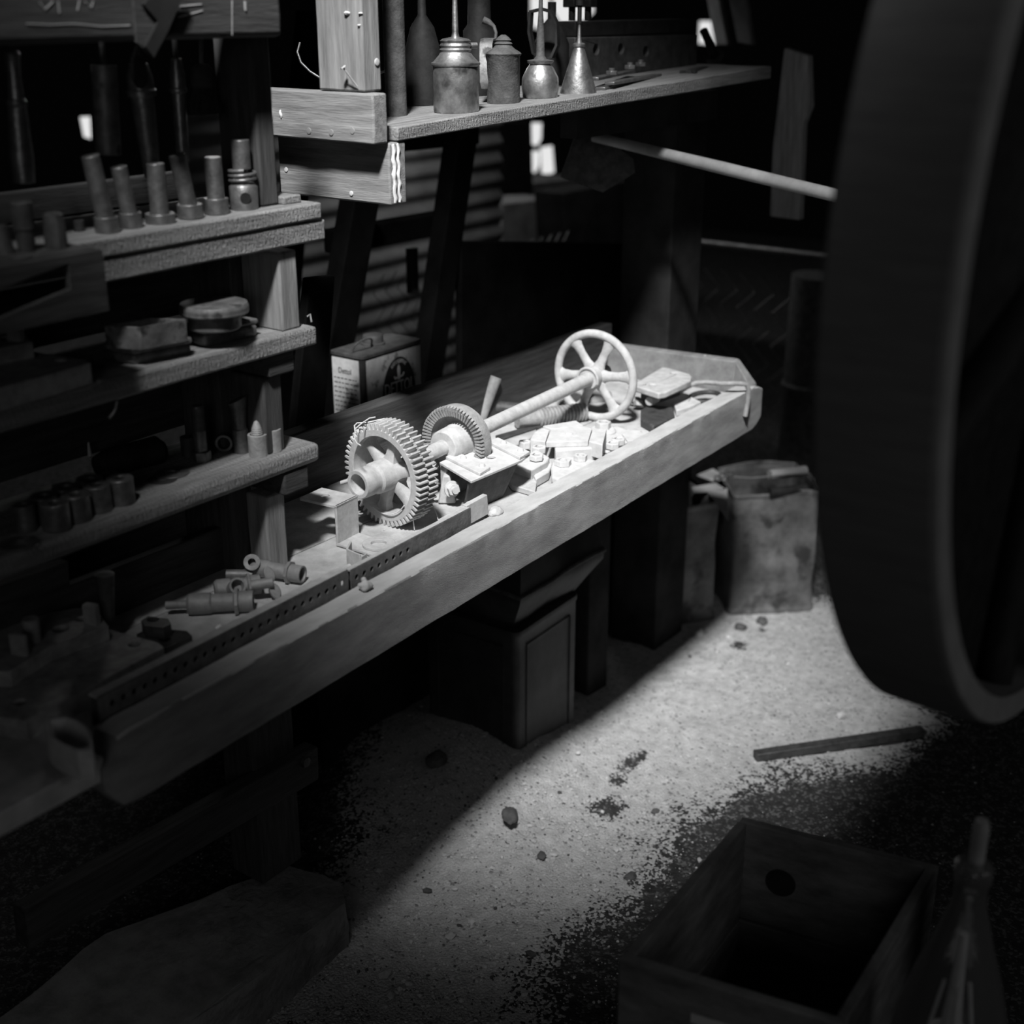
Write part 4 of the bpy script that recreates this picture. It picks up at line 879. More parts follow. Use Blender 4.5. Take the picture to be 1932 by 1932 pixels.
strap(P, .023, .0026, 'strap_handle', 'dull_tin', t, RGT*.97-Vector((FWD.x, FWD.y, 0))*.25)
P = [D(*p, 2.36) for p in ((934, 80), (936, 62), (932, 50), (922, 42), (912, 38))]
MB().tube(P, [.003, .003, .0035, .006, .007], 8).build('thumb_lever', 'rusty_tin', t, smooth=60)
# can 3: squat round oiler
y_ = 1.435; t, b, k = group_thing('oil_can', 'squat rounded oiler with thick crusted spout, third on the upper shelf', 'oil can', 1019, 188, y_, zs(1019, y_))
LT(t, b, k, 'can_body', [(0, 0), (0, 30), (3, 33), (20, 35), (35, 34), (50, 26), (58, 20), (60, 24), (64, 25), (66, 14), (66, 0)], 'old_tin', smooth=60)
LT(t, b, k, 'spout', [(64, 0), (64, 14), (72, 8), (110, 7), (150, 4), (200, 3), (200, 0)], 'rusty_tin', smooth=60)
P = [D(*p, 2.52) for p in ((1002, 22), (1022, 17), (1040, 22), (1051, 45), (1052, 85), (1042, 108), (1028, 112), (1008, 100), (1000, 60), (1002, 22))]
strap(P, .016, .005, 'loop_handle', 'black_iron', t, Vector((FWD.x, FWD.y, 0))*.9+RGT*.35)
# can 4: conical
y_ = 1.42; t, b, k = group_thing('oil_can', 'small conical oiler with a thin spout, fourth on the upper shelf', 'oil can', 1091, 176, y_, zs(1091, y_))
LT(t, b, k, 'can_body', [(0, 0), (0, 35), (2, 35), (78, 10), (80, 12), (84, 12), (86, 8), (86, 0)], 'old_tin')
LT(t, b, k, 'spout', [(84, 0), (84, 6), (95, 3.5), (118, 2.5), (118, 0)], 'old_tin')
LT(t, b, k, 'spout_tip', [(118, 0), (118, 4), (148, 4), (148, 7), (163, 7), (163, 0)], 'black_iron')
# dark things behind the cans
rev('metal_tube', 'tall dark tube standing just behind the pale post', 'tube', 748, 216, [(0, 0), (0, 20), (225, 20), (225, 0)], 1.48, 'rusty_tin', zs(748, 1.48))
rev('dark_flask', 'dark tapering flask between the post and the largest oil can', 'flask', 800, 200, [(0, 0), (0, 42), (60, 42), (130, 22), (150, 8), (215, 6), (215, 0)], 1.56, 'black_iron', zs(800, 1.56))
rev('dark_flask', 'dark flask standing behind the conical oiler, shaped like a bottle against the daylight', 'flask', 1040, 150, [(0, 0), (0, 33), (70, 33), (100, 20), (112, 8), (140, 8), (140, 0)], 1.57, 'black_iron', zs(1040, 1.57))
rev('dark_can', 'black can silhouetted against the bright gap behind the squat oiler', 'can', 905, 150, [(0, 0), (0, 30), (110, 30), (120, 22), (190, 20), (190, 0)], 1.57, 'black_iron', zs(905, 1.57))
# drilled block
bx0 = Y(1085, 110, 1.55).x; bx1 = Y(1315, 110, 1.55).x; zb_ = zu(bx0)
M_ = Matrix(((1, 0, 0, 0), (0, 0, -1, 1.55), (0, 1, 0, 0), (0, 0, 0, 1)))
t = thing('drilled_block', 'long dark iron block with round holes at the back of the upper shelf', 'block', (bx0, 1.55, zb_))
ztp = Y(1200, 66, 1.55).z; hs = []
for x, y in ((1125, 93), (1172, 92), (1219, 97)): q = Y(x, y, 1.55); hs.append((q.x, q.z, .011))
MB().prism([(bx0, zb_+.005), (bx1, zu(bx1)+.002), (bx1, ztp-.005), (bx0, ztp)], -.0, .06, hs, M_ @ Matrix.Translation((0, 0, -.06))).build('block_body', 'dark_iron', t, bevel=.002)
MB().box((bx0, 1.55, ztp+.001), (bx1-.04, 1.605, ztp+.03)).build('top_rail', 'black_iron', t, bevel=.002)
for x in (1079, 1109):
    q = Y(x, 40, 1.58); q.z = ztp+.0; e = Y(x, 12, 1.58); t = thing('square_head_bolt', 'black square headed bolt standing upright, the %s of two against the bright gap' % ('left' if x < 1100 else 'right'), 'bolt', q)
    MB().cyl(q+Vector((0, 0, .031)), (q.x, q.y, e.z+.0), .007).build('shank', 'black_iron', t); MB().box((-.014, -.014, 0), (.014, .014, .016), Matrix.Translation((q.x, q.y, e.z-.002))).build('bolt_head', 'black_iron', t, bevel=.002)
# spanners on the shelf
def flat(pa, pb, w, z0, th, m, name, label, cat, nuts=()):
    a = Z(*pa, z0) if False else Y(*pa, nuts[0][2] if nuts and len(nuts[0]) > 2 else 1.45)
    return a
t = thing('bolted_strip', 'flat iron strips bolted together, lying near the front of the upper shelf beyond the oilers', 'strip', (Y(1135, 150, 1.42).x, 1.42, zs(1135, 1.42)))
for (x0, y0, x1, y1, dz) in ((1133, 1.405, 1228, 1.50, .002), (1150, 1.40, 1240, 1.475, .010), (1120, 1.43, 1190, 1.52, .018)):
    a = Y(x0, 150, y0); a.z = zu(a.x)+dz; b = Y(x1, 150, y1); b.z = zu(b.x)+dz; d = b-a; M_ = frame(a, (0, 0, 1), d); MB().box((0, -.010, 0), (d.length, .010, .006), M_).build('iron_strip', 'shelf_iron', t, bevel=.0012)
for x, y in ((1154, 1.425), (1188, 1.47), (1208, 1.49)):
    a = Y(x, 150, y); a.z = zu(a.x)+.024; n_ = MB().prism(hexa(.012, a0=.4), 0, .008, M=Matrix.Translation(a)).build('hexagon_nut', 'shelf_iron', t, bevel=.001); MB().cyl(a, a+Vector((0, 0, .013)), .006).build('bolt_end', 'shelf_iron', n_)
a = Y(1300, 135, 1.45); t = thing('spanner', 'dark spanner lying flat near the far end of the upper shelf', 'spanner', (a.x, a.y, zu(a.x)))
a.z = zu(a.x)+.005; b = Y(1360, 130, 1.55); b.z = zu(b.x)+.005; M_ = frame(a, (0, 0, 1), b-a); L_ = (b-a).length
MB().prism([(-.02, -.016), (-.005, -.02), (.01, -.01), (L_, -.008), (L_, .008), (.01, .010), (-.005, .02), (-.02, .016), (-.006, .006), (-.006, -.006)], -.003, .003, M=M_).build('spanner_body', 'dark_iron', t, bevel=.001)
q = Y(1352, 122, 1.56); q.z = zu(q.x)+.004; e = Y(1328, 58, 1.56); t = thing('threaded_bolt', 'leaning bolt with a washer at the far end of the upper shelf', 'bolt', q)
MB().cyl(q, e, .0095).build('shank', 'black_iron', t); MB().lathe([(0, 0), (.022, 0), (.022, .004), (0, .004)], frame(q+(e-q)*.12, e-q), 20).build('washer', 'dark_iron', t); MB().prism(hexa(.013), 0, .012, M=frame(q, e-q)).build('hexagon_nut', 'dark_iron', t)
# wires round the post
mb = MB().tube([D(*p, 2.3) for p in ((566, 80), (561, 98), (568, 118), (585, 135), (604, 147), (622, 155))], .0022, 7); tag(mb.build('wire', 'shelf_iron', smooth=60), 'curved wire left of the pale post above the bracket boards', 'wire')
mb = MB().tube([D(*p, 2.32) for p in ((771, 80), (765, 98), (755, 115), (740, 130))]+[Vector((1.590, 1.44, 1.485))], .0022, 7); tag(mb.build('wire', 'shelf_iron', smooth=60), 'curved wire right of the pale post', 'wire')

# ---- things on the top level of the shelf unit
def pin_on_collar(i, cx, top, mid, bot, rp, rc, lean=0, y=1.41, desc=''):
    t, b, k = group_thing('collar', 'iron collar under the %s pin on the top shelf' % desc, 'collar', cx+4, bot, y, S1)
    h = (bot-mid); MB().lathe([(rc*.72*k, 0), (rc*k, 0), (rc*k, h*k), (rc*.72*k, h*k), (rc*.72*k, 0)], Matrix.Translation(b), 28).build('collar_ring', 'shelf_iron', t, bevel=.0008)
    a = b+Vector((0, 0, h*k*.35)); e = a+Vector((lean*.007, 0, (bot-top)*k*1.05-h*k*.35))
    o = MB().cyl(a, e, rp*k, seg=28).build('steel_pin', 'shelf_iron', bevel=.001); tag(o, '%s pin standing in its collar on the top shelf' % desc, 'pin')
for i, (cx, top, mid, bot, rp, rc, lean, desc) in enumerate(((202, 308, 415, 444, 17, 23, -2, 'tall dull leftmost'), (247, 328, 408, 436, 15, 21, -1.5, 'dark slim second'), (302, 326, 412, 430, 17, 28, 0, 'brighter wide-collared third'), (358, 302, 388, 414, 16, 24, -2, 'tall leaning fourth'), (408, 308, 378, 407, 16, 23, 0, 'smooth round-topped fifth'))):
    pin_on_collar(i, cx-2, top, mid, bot, rp, rc, lean, 1.41 if cx > 210 else 1.405, desc)
t, b, k = group_thing('spring_plunger', 'plunger with a coil spring round its neck, nearest the upright on the top shelf', 'plunger', 462, 396, 1.41, S1)
LT(t, b, k, 'body', [(0, 0), (0, 26), (40, 27), (46, 22), (48, 12), (70, 11), (70, 0)], 'shelf_iron', smooth=40)
MB().tube([b+Vector((24*k*math.cos(a*.45), 24*k*math.sin(a*.45), (50+a*.62)*k)) for a in range(38)], 3.5*k, 8).build('coil_spring', 'shelf_iron', t, smooth=60)
LT(t, b, k, 'head', [(70, 0), (70, 17), (121, 17), (121, 0)], 'shelf_iron', bevel=.001)
q = b+Vector((-.009, -.0145, 24*k)); MB().lathe([(0, -.001), (.0075, -.001), (.0075, .0005), (0, .0005)], frame(b+Vector((-.6, -.8, 0)).normalized()*26.6*k+Vector((0, 0, 24*k)), (-.6, -.8, 0)), 18).build('side_hole', 'black_iron', t)
rev('cap_nut', 'domed cap nut on the near part of the top shelf', 'nut', 103, 434, [(0, 0), (0, 21), (35, 21), (46, 20), (60, 18), (63, 12), (63, 0)], 1.36, 'dark_iron', S1, 10, smooth=30)
rev('short_pin', 'small low stub pin beside the cap nut', 'pin', 148, 420, [(0, 0), (0, 10), (19, 10), (19, 0)], 1.44, 'dark_iron', S1)
rev('bamboo_tube', 'dark tube standing on the top shelf at the left edge', 'tube', 46, 436, [(0, 0), (0, 16), (38, 18), (40, 20), (86, 20), (88, 18), (88, 0)], 1.37, 'dark_iron', S1)
rev('flat_disc', 'flat round disc lying on the top shelf above the slotted board', 'disc', 35, 462, [(0, 0), (0, 24), (2, 24), (2, 0)], 1.345, 'shelf_iron', S1+.0005)
rev('short_pin', 'dark tapered piece cut by the left edge of the photo on the top shelf', 'pin', 2, 440, [(0, 0), (0, 22), (50, 12), (50, 0)], 1.38, 'dark_iron', S1)

# ---- middle level: tins
def para(A_, B_, C_, z, conv=c4):
    a, b, c = Z(*conv(*A_), z), Z(*conv(*B_), z), Z(*conv(*C_), z); return [(a.x, a.y), (b.x, b.y), (c.x, c.y), (a.x+c.x-b.x, a.y+c.y-b.y)]
def shrink(P, d):
    c = (sum(p[0] for p in P)/4, sum(p[1] for p in P)/4); return [(p[0]+(c[0]-p[0])*d, p[1]+(c[1]-p[1])*d) for p in P]
z0 = S2
t = thing('flat_tin', 'flat rectangular tobacco tin under the open box on the middle shelf', 'tin', (*Z(*c4(850, 640), z0).xy, z0))
P = para((585, 590), (778, 612), (1133, 545), z0+.024)
MB().prism(shrink(P, .02), z0+.0, z0+.014).build('tin_body', 'dull_tin', t, bevel=.006, seg=3); MB().prism(P, z0+.0145, z0+.024).build('lid', 'dull_tin', t, bevel=.003, seg=3)
P = para((612, 482), (822, 490), (1094, 442), z0+.024+.031)
t = thing('open_box', 'open rectangular metal box stacked on the left flat tin', 'box', (*Z(*c4(850, 560), z0+.024).xy, z0+.0242))
MB().prism(P, z0+.0245, z0+.055, [shrink(P, .05)]).build('box_sides', 'dull_tin', t, bevel=.0006); MB().prism(shrink(P, .055), z0+.0245, z0+.027).build('box_bottom', 'dull_tin', t)
t = thing('flat_tin', 'flat rectangular tin with a dented lid under the round tin', 'tin', (*Z(*c4(1300, 540), z0).xy, z0))
P = para((1100, 485), (1190, 505), (1520, 437), z0+.026)
MB().prism(shrink(P, .02), z0+.0, z0+.018).build('tin_body', 'dull_tin', t, bevel=.006, seg=3); MB().prism(P, z0+.0185, z0+.026).build('lid', 'dull_tin', t, bevel=.003, seg=3)
q = Z(*c4(1255, 345), z0+.026+.036); t = thing('round_tin', 'round screw-top tin stacked on the right flat tin', 'tin', (q.x, q.y, z0+.0262))
MB().lathe([(0, 0), (.034, 0), (.036, .002), (.0365, .020), (.040, .0215), (0, .0215)], Matrix.Translation((q.x, q.y, z0+.0265)), 48).build('tin_body', 'dull_tin', t)
MB().lathe([(0, 0), (.047, 0), (.048, .002), (.0475, .005), (.048, .007), (.0475, .010), (.046, .0135), (.043, .0145), (0, .014)], Matrix.Translation((q.x, q.y, z0+.0265+.0218)), 56).build('lid', 'dull_tin', t)
# casting on the middle shelf (near end)
qa = Z(*c7(-20, 1640), BZ); 
yoff = Y(190, 630, 1.38)
dx = yoff.x-Z(*c7(965, 1190), BZ).x; dy = 1.385-Z(*c7(965, 1190), BZ).y
casting('dark iron casting with peg and holes on the middle shelf at the left edge', -.0, .085, S2-BZ)
# ---- lowest level
for i, (x, y) in enumerate(((700, 190), (565, 230), (525, 195), (440, 285), (385, 240), (318, 335), (255, 292), (135, 345))):
    q = Z(*c7(x, y), S3+.036); r_ = .0185 if i not in (7,) else .014
    lb = ['iron bush nearest the washer, tallest in view of the cluster on the lowest shelf', 'iron bush in the front row of the cluster, second from the lit end', 'iron bush in the back row of the cluster, nearest the lit end', 'iron bush in the front row with a bright scuff, third from the lit end', 'iron bush in the middle of the back row of the cluster', 'wide dark iron bush at the front, fourth from the lit end', 'iron bush in the back row farthest from the lit end', 'slimmer iron bush at the left end of the cluster'][i]
    o = MB().lathe([(r_*.42, 0), (r_, 0), (r_, .036), (r_*.42, .036), (r_*.42, 0)], Matrix.Translation((q.x, q.y, S3)), 32).build('iron_bush', 'shelf_iron', bevel=.0012); tag(o, lb, 'bush', 'iron bushes on the lowest shelf')
q = Z(*c7(620, 155), S3+.018); tag(MB().cyl((q.x, q.y, S3+.009), (q.x+.03, q.y+.02, S3+.009), .009).build('short_rod', 'dark_iron'), 'short rod end lying behind the bush cluster', 'rod')
for (x, y), r_, m, l in (((1010, 158), .0245, 'shelf_iron', 'flat washer lying between the bush cluster and the upright bolt'), ((115, 572), .024, 'shelf_iron', 'pale flat washer at the left edge of the lowest shelf')):
    q = Z(*c7(x, y), S3+.003); tag(MB().lathe([(r_*.38, -.003), (r_, -.003), (r_, 0), (r_*.38, 0), (r_*.38, -.003)], Matrix.Translation(q), 36).build('washer', m, bevel=.0005), l, 'washer')
q = Z(*c7(960, 172), S3+.002); q.x += .0; tag(MB().lathe([(.009, -.0015), (.021, -.0015), (.021, -.0), (.009, -.0), (.009, -.0015)], Matrix.Translation(q-Vector((.012, .012, .0004))), 30).build('washer', 'dark_iron'), 'dark washer half under the pale one on the lowest shelf', 'washer')
a = Z(*c4(640, 1330), S3+.02); b = Z(*c4(1040, 1225), S3+.02); tag(MB().lathe([(0, 0), (.014, .002), (.02, .02), (.021, .1), (.02, (b-a).length-.01), (.012, (b-a).length), (0, (b-a).length)], frame(a+Vector((0, .03, 0)), b-a), 28).build('dark_roll', 'black_iron', smooth=60), 'dark rolled bundle lying at the back of the lowest shelf', 'roll')
q = Z(*c4(1187, 1275), S3); k = depth(q)/F; t = thing('upright_bolt', 'large bolt standing on its head on the lowest shelf', 'bolt', q)
MB().prism(hexa(19*k, a0=.3), 0, 20*k, M=Matrix.Translation(q)).build('bolt_head', 'shelf_iron', t, bevel=.0012)
prof = [(0, 20*k), (12.3*k, 20*k), (12.3*k, 60*k)]; 
for i in range(22): z_ = (60+i*2.1)*k; prof += [(12.3*k, z_), (11.4*k, z_+1.05*k)]
prof += [(10.5*k, 108*k), (0, 108*k)]; MB().lathe(prof, Matrix.Translation(q), 28).build('threaded_shank', 'shelf_iron', t)
q = Z(*c4(1112, 1245), S3); tag(MB().cyl(q, q+Vector((0, 0, .03)), .011).build('small_bush', 'dark_iron', bevel=.001), 'small dark bush behind the upright bolt', 'bush')
a = Z(*c4(1315, 1175), S3+.0135); vw = Vector((.75, .65, 0)); tag(MB().lathe([(.009, .0), (.0135, .0), (.0135, .055), (.009, .055), (.009, 0)], frame(a, vw), 28).build('pipe_stub', 'shelf_iron', bevel=.0008), 'pipe stub lying on its side behind the flared tube', 'pipe')
q = Z(*c4(1422, 1225), S3); k = depth(q)/F
t = thing('flared_tube', 'tube with a flared slanted mouth standing by the two pointed plugs', 'tube', q)
MB().lathe([(0, 0), (14.5*k, 0), (15*k, 46*k), (14*k, 47*k), (0, 47*k)], Matrix.Translation(q), 28).build('socket', 'shelf_iron', t, bevel=.0006)
mb = MB(); vs = []; n = 24
for z_, rr_ in ((46, 12.5), (70, 13.5), (90, 16), (104, 19)):
    for j in range(n):
        a_ = 2*PI*j/n; sl = (1 if z_ > 100 else 0)*(.62*math.cos(a_)-.0)*14*(-1); dv = RGT*math.cos(a_)+Vector((FWD.x, FWD.y, 0)).normalized()*math.sin(a_)
        vs.append(q+dv*rr_*k+Vector((0, 0, (z_-sl)*k)))
fs = [(i*n+j, i*n+(j+1) % n, (i+1)*n+(j+1) % n, (i+1)*n+j) for i in range(3) for j in range(n)]+[tuple(range(n))[::-1], tuple(range(3*n, 4*n))]
mb.add(vs, fs).build('flared_mouth', 'shelf_iron', t, smooth=50)
for (x, y), h_, hc_, r_, l in (((1520, 1243), 42, 66, 18, 'stubby pointed screw plug in a ring, nearer the shelf edge'), ((1608, 1217), 44, 74, 16.5, 'pointed screw plug in a ring, the one nearest the upright')):
    q = Z(*c4(x, y), S3); k = depth(q)/F; t = thing('screw_plug', l, 'plug', q)
    MB().lathe([(r_*.8*k, 0), (r_*k, 0), (r_*k, h_*k), (r_*.75*k, h_*k), (r_*.7*k, (h_-6)*k), (0, (h_-6)*k), (0, 0)], Matrix.Translation(q), 32).build('sleeve', 'cast_iron', t, bevel=.0006)
    prof = [(0, (h_-6)*k)]; n = 9
    for i in range(n): f = i/n; rr = 11.5*(1-f**2.2*.75); z_ = (h_-6+f*(hc_-h_+8)); prof += [(rr*k, z_*k), (rr*.9*k, (z_+1.4)*k)]
    prof += [(0, (hc_+3)*k)]; MB().lathe(prof, Matrix.Translation(q), 24).build('pointed_screw', 'cast_iron', t)
q = Z(*c4(1508, 1190), S3); tag(MB().lathe([(.011, 0), (.011, .04), (.009, .05), (.002, .06), (0, .06)], Matrix.Translation(q+Vector((.022, .03, 0))), 22).build('screw_plug', 'dark_iron'), 'dark pointed plug hidden behind the two pale ones', 'plug')
P = [Y(*c4(x, y), 1.372) for x, y in ((688, 925), (680, 970), (660, 1005), (640, 1028))]; tag(MB().tube(P, .0022, 6).build('bent_nail', 'shelf_iron', smooth=60), 'bent nail hanging under the front edge of the middle shelf', 'nail')
q = Y(*c4(525, 1215), 1.54); tag(MB().lathe([(0, -.012), (.003, -.008), (.0015, .012), (0, .012)][::-1], Matrix.Translation(q), 10).build('nail', 'dusty_block'), 'pale nail tip poking through the back slat above the lowest shelf', 'nail')

# ---- beam and hanging things
bmz = Y(535, 70, 1.345).z; bmx = Y(535, 60, 1.345).x
t = thing('overhead_beam', 'dark scratched beam across the top left with rounded end', 'beam', (1.0, 1.35, bmz))
be = MB().box((.1, 1.345, bmz), (bmx, 1.395, bmz+.15)).build('beam_body', 'dark_timber', t, bevel=.012, seg=3, rough=.0015)
def scratch(pts, w=.0009):
    lab(MB().tube([Y(x, y, 1.3448) for x, y in pts], w, 5).build('chalk_mark', 'far_grey', t), 'pale scratched mark on the beam')
for pts in ([(50, 45), (90, 47), (140, 45), (190, 50), (245, 48)], [(75, 5), (85, 18), (100, 3)], [(110, 2), (112, 25)], [(150, 0), (146, 20)], [(160, 3), (172, 15), (176, 2)], [(340, 12), (380, 8)], [(335, 32), (360, 26), (382, 20)]): scratch(pts)
q = Y(462, 8, 1.3448); scratch([(462, 2), (463, 20)], .0016); scratch([(438, 0), (438, 66)], .0007)
def hang(name, label, cat, p0, p1, prof, y, m, hookto=60, seg=28):
    a = Y(*p0, y); b = Y(*p1, y); k = depth(a)/F; L_ = (b-a).length; t = thing(name, label, cat, b)
    o = MB().lathe([(r*k, f*L_) for f, r in prof], frame(a, b-a), seg).build('tube_body', m, t, bevel=.0006, smooth=50)
    MB().cyl(a+Vector((0, 0, -.01)), Vector((a.x, a.y, max(bmz+.03, a.z+.03))), .0035).build('hanging_wire', 'dark_iron', t); return t, k, a, b
hang('grease_gun', 'tapered tube tool with a collar hanging at the far left under the beam', 'tool', (22, 96), (46, 345), [(0, 0), (0, 12), (.02, 16), (.05, 14), (.2, 12), (.36, 15), (.37, 19), (.41, 19), (.42, 17), (.8, 22), (1, 20), (1, 0)], 1.45, 'hanging_iron')
hang('metal_cylinder', 'dark spotted cylinder hanging second from the left under the beam', 'cylinder', (196, 122), (205, 292), [(0, 0), (0, 24), (1, 24), (1, 0)], 1.46, 'dull_tin')
t_, k, a, b = hang('grease_gun', 'long tapered tube with an open scoop mouth hanging under the strap', 'tool', (260, 120), (288, 335), [(0, 0), (0, 18), (.1, 24), (.22, 25), (.225, 28), (.28, 28), (.285, 22), (.6, 20), (1, 15), (1, 0)], 1.45, 'hanging_iron')
q = Y(262, 135, 1.45); vw = Vector((-.62, -.78, 0)); MB().lathe([(0, 0), (1, 0), (1, .12), (0, .12)], frame(q+vw*24.2*k, vw) @ Matrix.Diagonal((17*k, 30*k, .01, 1)) if False else frame(q+vw*23*k, vw, (0, 0, 1)) @ Matrix.Diagonal((30*k, 15*k, .02, 1)), 24).build('scoop_mouth', 'black_iron', t_)
hang('grease_gun', 'slim tapered tube tool hanging beside the brush', 'tool', (332, 110), (346, 305), [(0, 0), (0, 9), (.15, 14), (.28, 15), (.285, 17), (.32, 17), (.33, 13), (1, 12), (1, 0)], 1.46, 'hanging_iron')
t, b, k = group_thing('hanging_brush', 'round brush hanging from a twisted rope under the beam', 'brush', 387, 213, 1.45)
hd = MB().lathe([(0, .0), (18*k, 0), (21*k, 4*k), (22*k, 20*k), (20*k, 34*k), (12*k, 42*k), (0, 44*k)], Matrix.Translation(b+Vector((0, 0, 45*k))), 28).build('brush_head', 'dark_timber', t, smooth=60)
mb = MB()
for i in range(260):
    a_ = rnd.uniform(0, 2*PI); f = math.sqrt(rnd.random()); u = Vector((math.cos(a_), math.sin(a_), 0)); p = b+u*18*k*f+Vector((0, 0, 46*k)); e = b+u*(31+rnd.uniform(-3, 4))*k*f+Vector((0, 0, rnd.uniform(-4, 8)*k)); mb.tube([p, (p+e)/2+Vector((0, 0, 0))+u*.0, e], .0006, 4)
o = mb.build('bristles', 'bristle', t)
a = b+Vector((0, 0, 88*k)); e = Y(379, 62, 1.45); rp = thing('x', 'x', 'x', a) if False else None
for ph in (0, PI):
    mb = MB(); n = 60; mb.tube([a+(e-a)*(i/n)+Vector((2.2*k*math.cos(i*.9+ph), 2.2*k*math.sin(i*.9+ph), 0)) for i in range(n+1)], 2.4*k, 6); mb.build('rope_strand', 'rope', t, smooth=60)
# crossed strap in front of beam
t = thing('leather_strap', 'dark crossed straps hanging over the beam with a pointed tip', 'strap', Y(290, 108, 1.335))
P = [Y(*p, 1.337) for p in ((250, -20), (275, -20), (312, 72), (290, 110), (258, 80))]
M_ = Matrix(((1, 0, 0, 0), (0, 0, -1, 1.340), (0, 1, 0, 0), (0, 0, 0, 1)))
P2 = [Y(*p, 1.33) for p in ((300, -20), (352, -20), (318, 60), (292, 108), (276, 88), (300, 40), (272, 8))]
MB().prism([(p.x, p.z) for p in P], 0, .004, M=M_).build('strap_band', 'dark_timber', t)
MB().prism([(p.x, p.z) for p in P2], .0045, .009, M=M_).build('strap_band', 'black_timber', t)
q = Y(262, 120, 1.40); lab(MB().tube([Y(*p, 1.40) for p in ((270, 50), (258, 80), (248, 115), (250, 150))], .0018, 6).build('strap_wire', 'shelf_iron', t), 'pale thin wire')
# ================================================================== behind the bench
# disinfectant tin
def dettol():
    A_ = Y(684, 673, 1.86); B_ = Y(795, 641, 1.86); yw = -.06
    wd = (B_-A_).length; L0 = Y(641, 668, 1.78); z1 = A_.z; hgt = .235; z0 = z1-hgt; dp = .095
    t = thing('antiseptic_tin', 'square cream printed tin with dark lid and wire handle, behind the bench back board', 'tin', (A_.x, A_.y, z0))
    M = rot((A_.x, A_.y, z0), 0)
    r = .010
    def rr(e):
        out = []
        for cx, cy, a in ((r, r, PI), (wd-r, r, 1.5*PI), (wd-r, dp-r, 0), (r, dp-r, .5*PI)):
            for k in range(5): out.append((cx+(r+e)*math.cos(a+k*PI/8), cy+(r+e)*math.sin(a+k*PI/8)))
        return out
    b = MB().prism(rr(0), 0, hgt-.008, M=M).build('tin_body', 'paint_dark', t, smooth=50)
    MB().prism(rr(.002), hgt-.0078, hgt, M=M).build('top_rim', 'lid_dark', t, bevel=.0012, smooth=50)
    # printed faces: thin lithographed sheets on the two sides
    fr = Matrix(((1, 0, 0, A_.x), (0, 0, -1, A_.y), (0, 1, 0, z0), (0, 0, 0, 1)))     # x along face, y up, z to camera side
    f = MB().prism([(r+.0, .004), (wd-.006, .004), (wd-.006, hgt-.012), (r+.0, hgt-.012)], -.0001, .0006, M=fr).build('front_label', 'paint_cream', t)
    cx = wd*.585; dt = hgt-.024; ry = .088; rx = .056; disc = []
    for k in range(64):
        x = cx+rx*math.cos(k*PI/32); y = dt-ry+ry*math.sin(k*PI/32); disc.append((min(x, wd-.0065), max(y, .006)))
    lab(MB().prism(disc, .0006, .0010, M=fr).build('label_disc', 'paint_dark', f), 'dark oval on the front label')
    vs, fs = text_mesh('DETTOL', .040, .0003); x0 = min(v.x for v in vs); x1 = max(v.x for v in vs); y0 = min(v.y for v in vs); y1 = max(v.y for v in vs)
    kx = .098/(x1-x0); ky = .0285/(y1-y0)
    for dx_ in (0,):
        lab(MB().add([((v.x-(x0+x1)/2)*kx+cx+.001, (v.y-(y0+y1)/2)*ky+dt-.067, v.z+.0013) for v in vs], fs, fr).build('lettering', 'letter_cream', f, smooth=0), 'large pale maker lettering')
    mb = MB()
    for i, ch in enumerate('ANTISEPTIC'):
        vs, fs = text_mesh(ch, .0118, .0003); a = math.radians(90+42-i*84/9); R_ = .034; c_, s_ = math.cos(a-PI/2), math.sin(a-PI/2)
        mb.add([((v.x*.62)*c_-v.y*s_+cx+R_*math.cos(a), (v.x*.62)*s_+v.y*c_+dt-.010-R_+R_*math.sin(a), v.z+.0013) for v in vs], fs, fr)
    lab(mb.build('lettering', 'letter_cream', f, smooth=0), 'small pale lettering curved above the sword')
    cy = dt-.0335; mb = MB(); mb.prism([(cx-.0045, cy-.0175), (cx+.0045, cy-.0175), (cx+.004, cy-.008), (cx+.005, cy+.007), (cx+.0025, cy+.013), (cx, cy+.017), (cx-.0025, cy+.013), (cx-.005, cy+.007), (cx-.004, cy-.008)], .001, .0014, M=fr)
    mb.prism([(cx-.0175, cy-.0085), (cx-.0145, cy-.007), (cx-.012, cy-.0105), (cx+.012, cy-.0085), (cx+.0155, cy-.003), (cx+.0185, cy-.005), (cx+.0145, cy-.0125), (cx+.0, cy-.0140), (cx-.0145, cy-.0155)], .0010, .00145, M=fr)
    lab(mb.build('sword_emblem', 'letter_cream', f), 'upright sword emblem')
    fl = Matrix(((0, 0, -1, A_.x), (-1, 0, 0, A_.y+dp), (0, 1, 0, z0), (0, 0, 0, 1)))
    s = MB().prism([(.006, .004), (dp-r-.002, .004), (dp-r-.002, hgt-.012), (.006, hgt-.012)], -.0001, .0006, M=fl).build('side_label', 'paint_cream', t)
    mb = MB(); vs, fs = text_mesh('Dettol', .018, .0003); mb.add([(v.x*.8+dp*.45, v.y+hgt-.040, v.z+.0009) for v in vs], fs, fl)
    rg = random.Random(3)
    for i in range(11):
        y = hgt-.058-i*.0105; x = .010
        while x < dp-.02:
            w = rg.uniform(.004, .012); mb.prism([(x, y), (min(x+w, dp-.014), y), (min(x+w, dp-.014), y+.0022), (x, y+.0022)], .0006, .0009, M=fl); x += w+.003
    lab(mb.build('lettering', 'print_ink', s, smooth=0), 'small dark printed text')
    q = Vector((A_.x+wd*.50, A_.y+dp*.60, z1)); MB().lathe([(0, 0), (.027, 0), (.027, .004), (.023, .005), (.023, .018), (.021, .021), (0, .020)], Matrix.Translation(q), 32).build('lid', 'lid_dark', t)
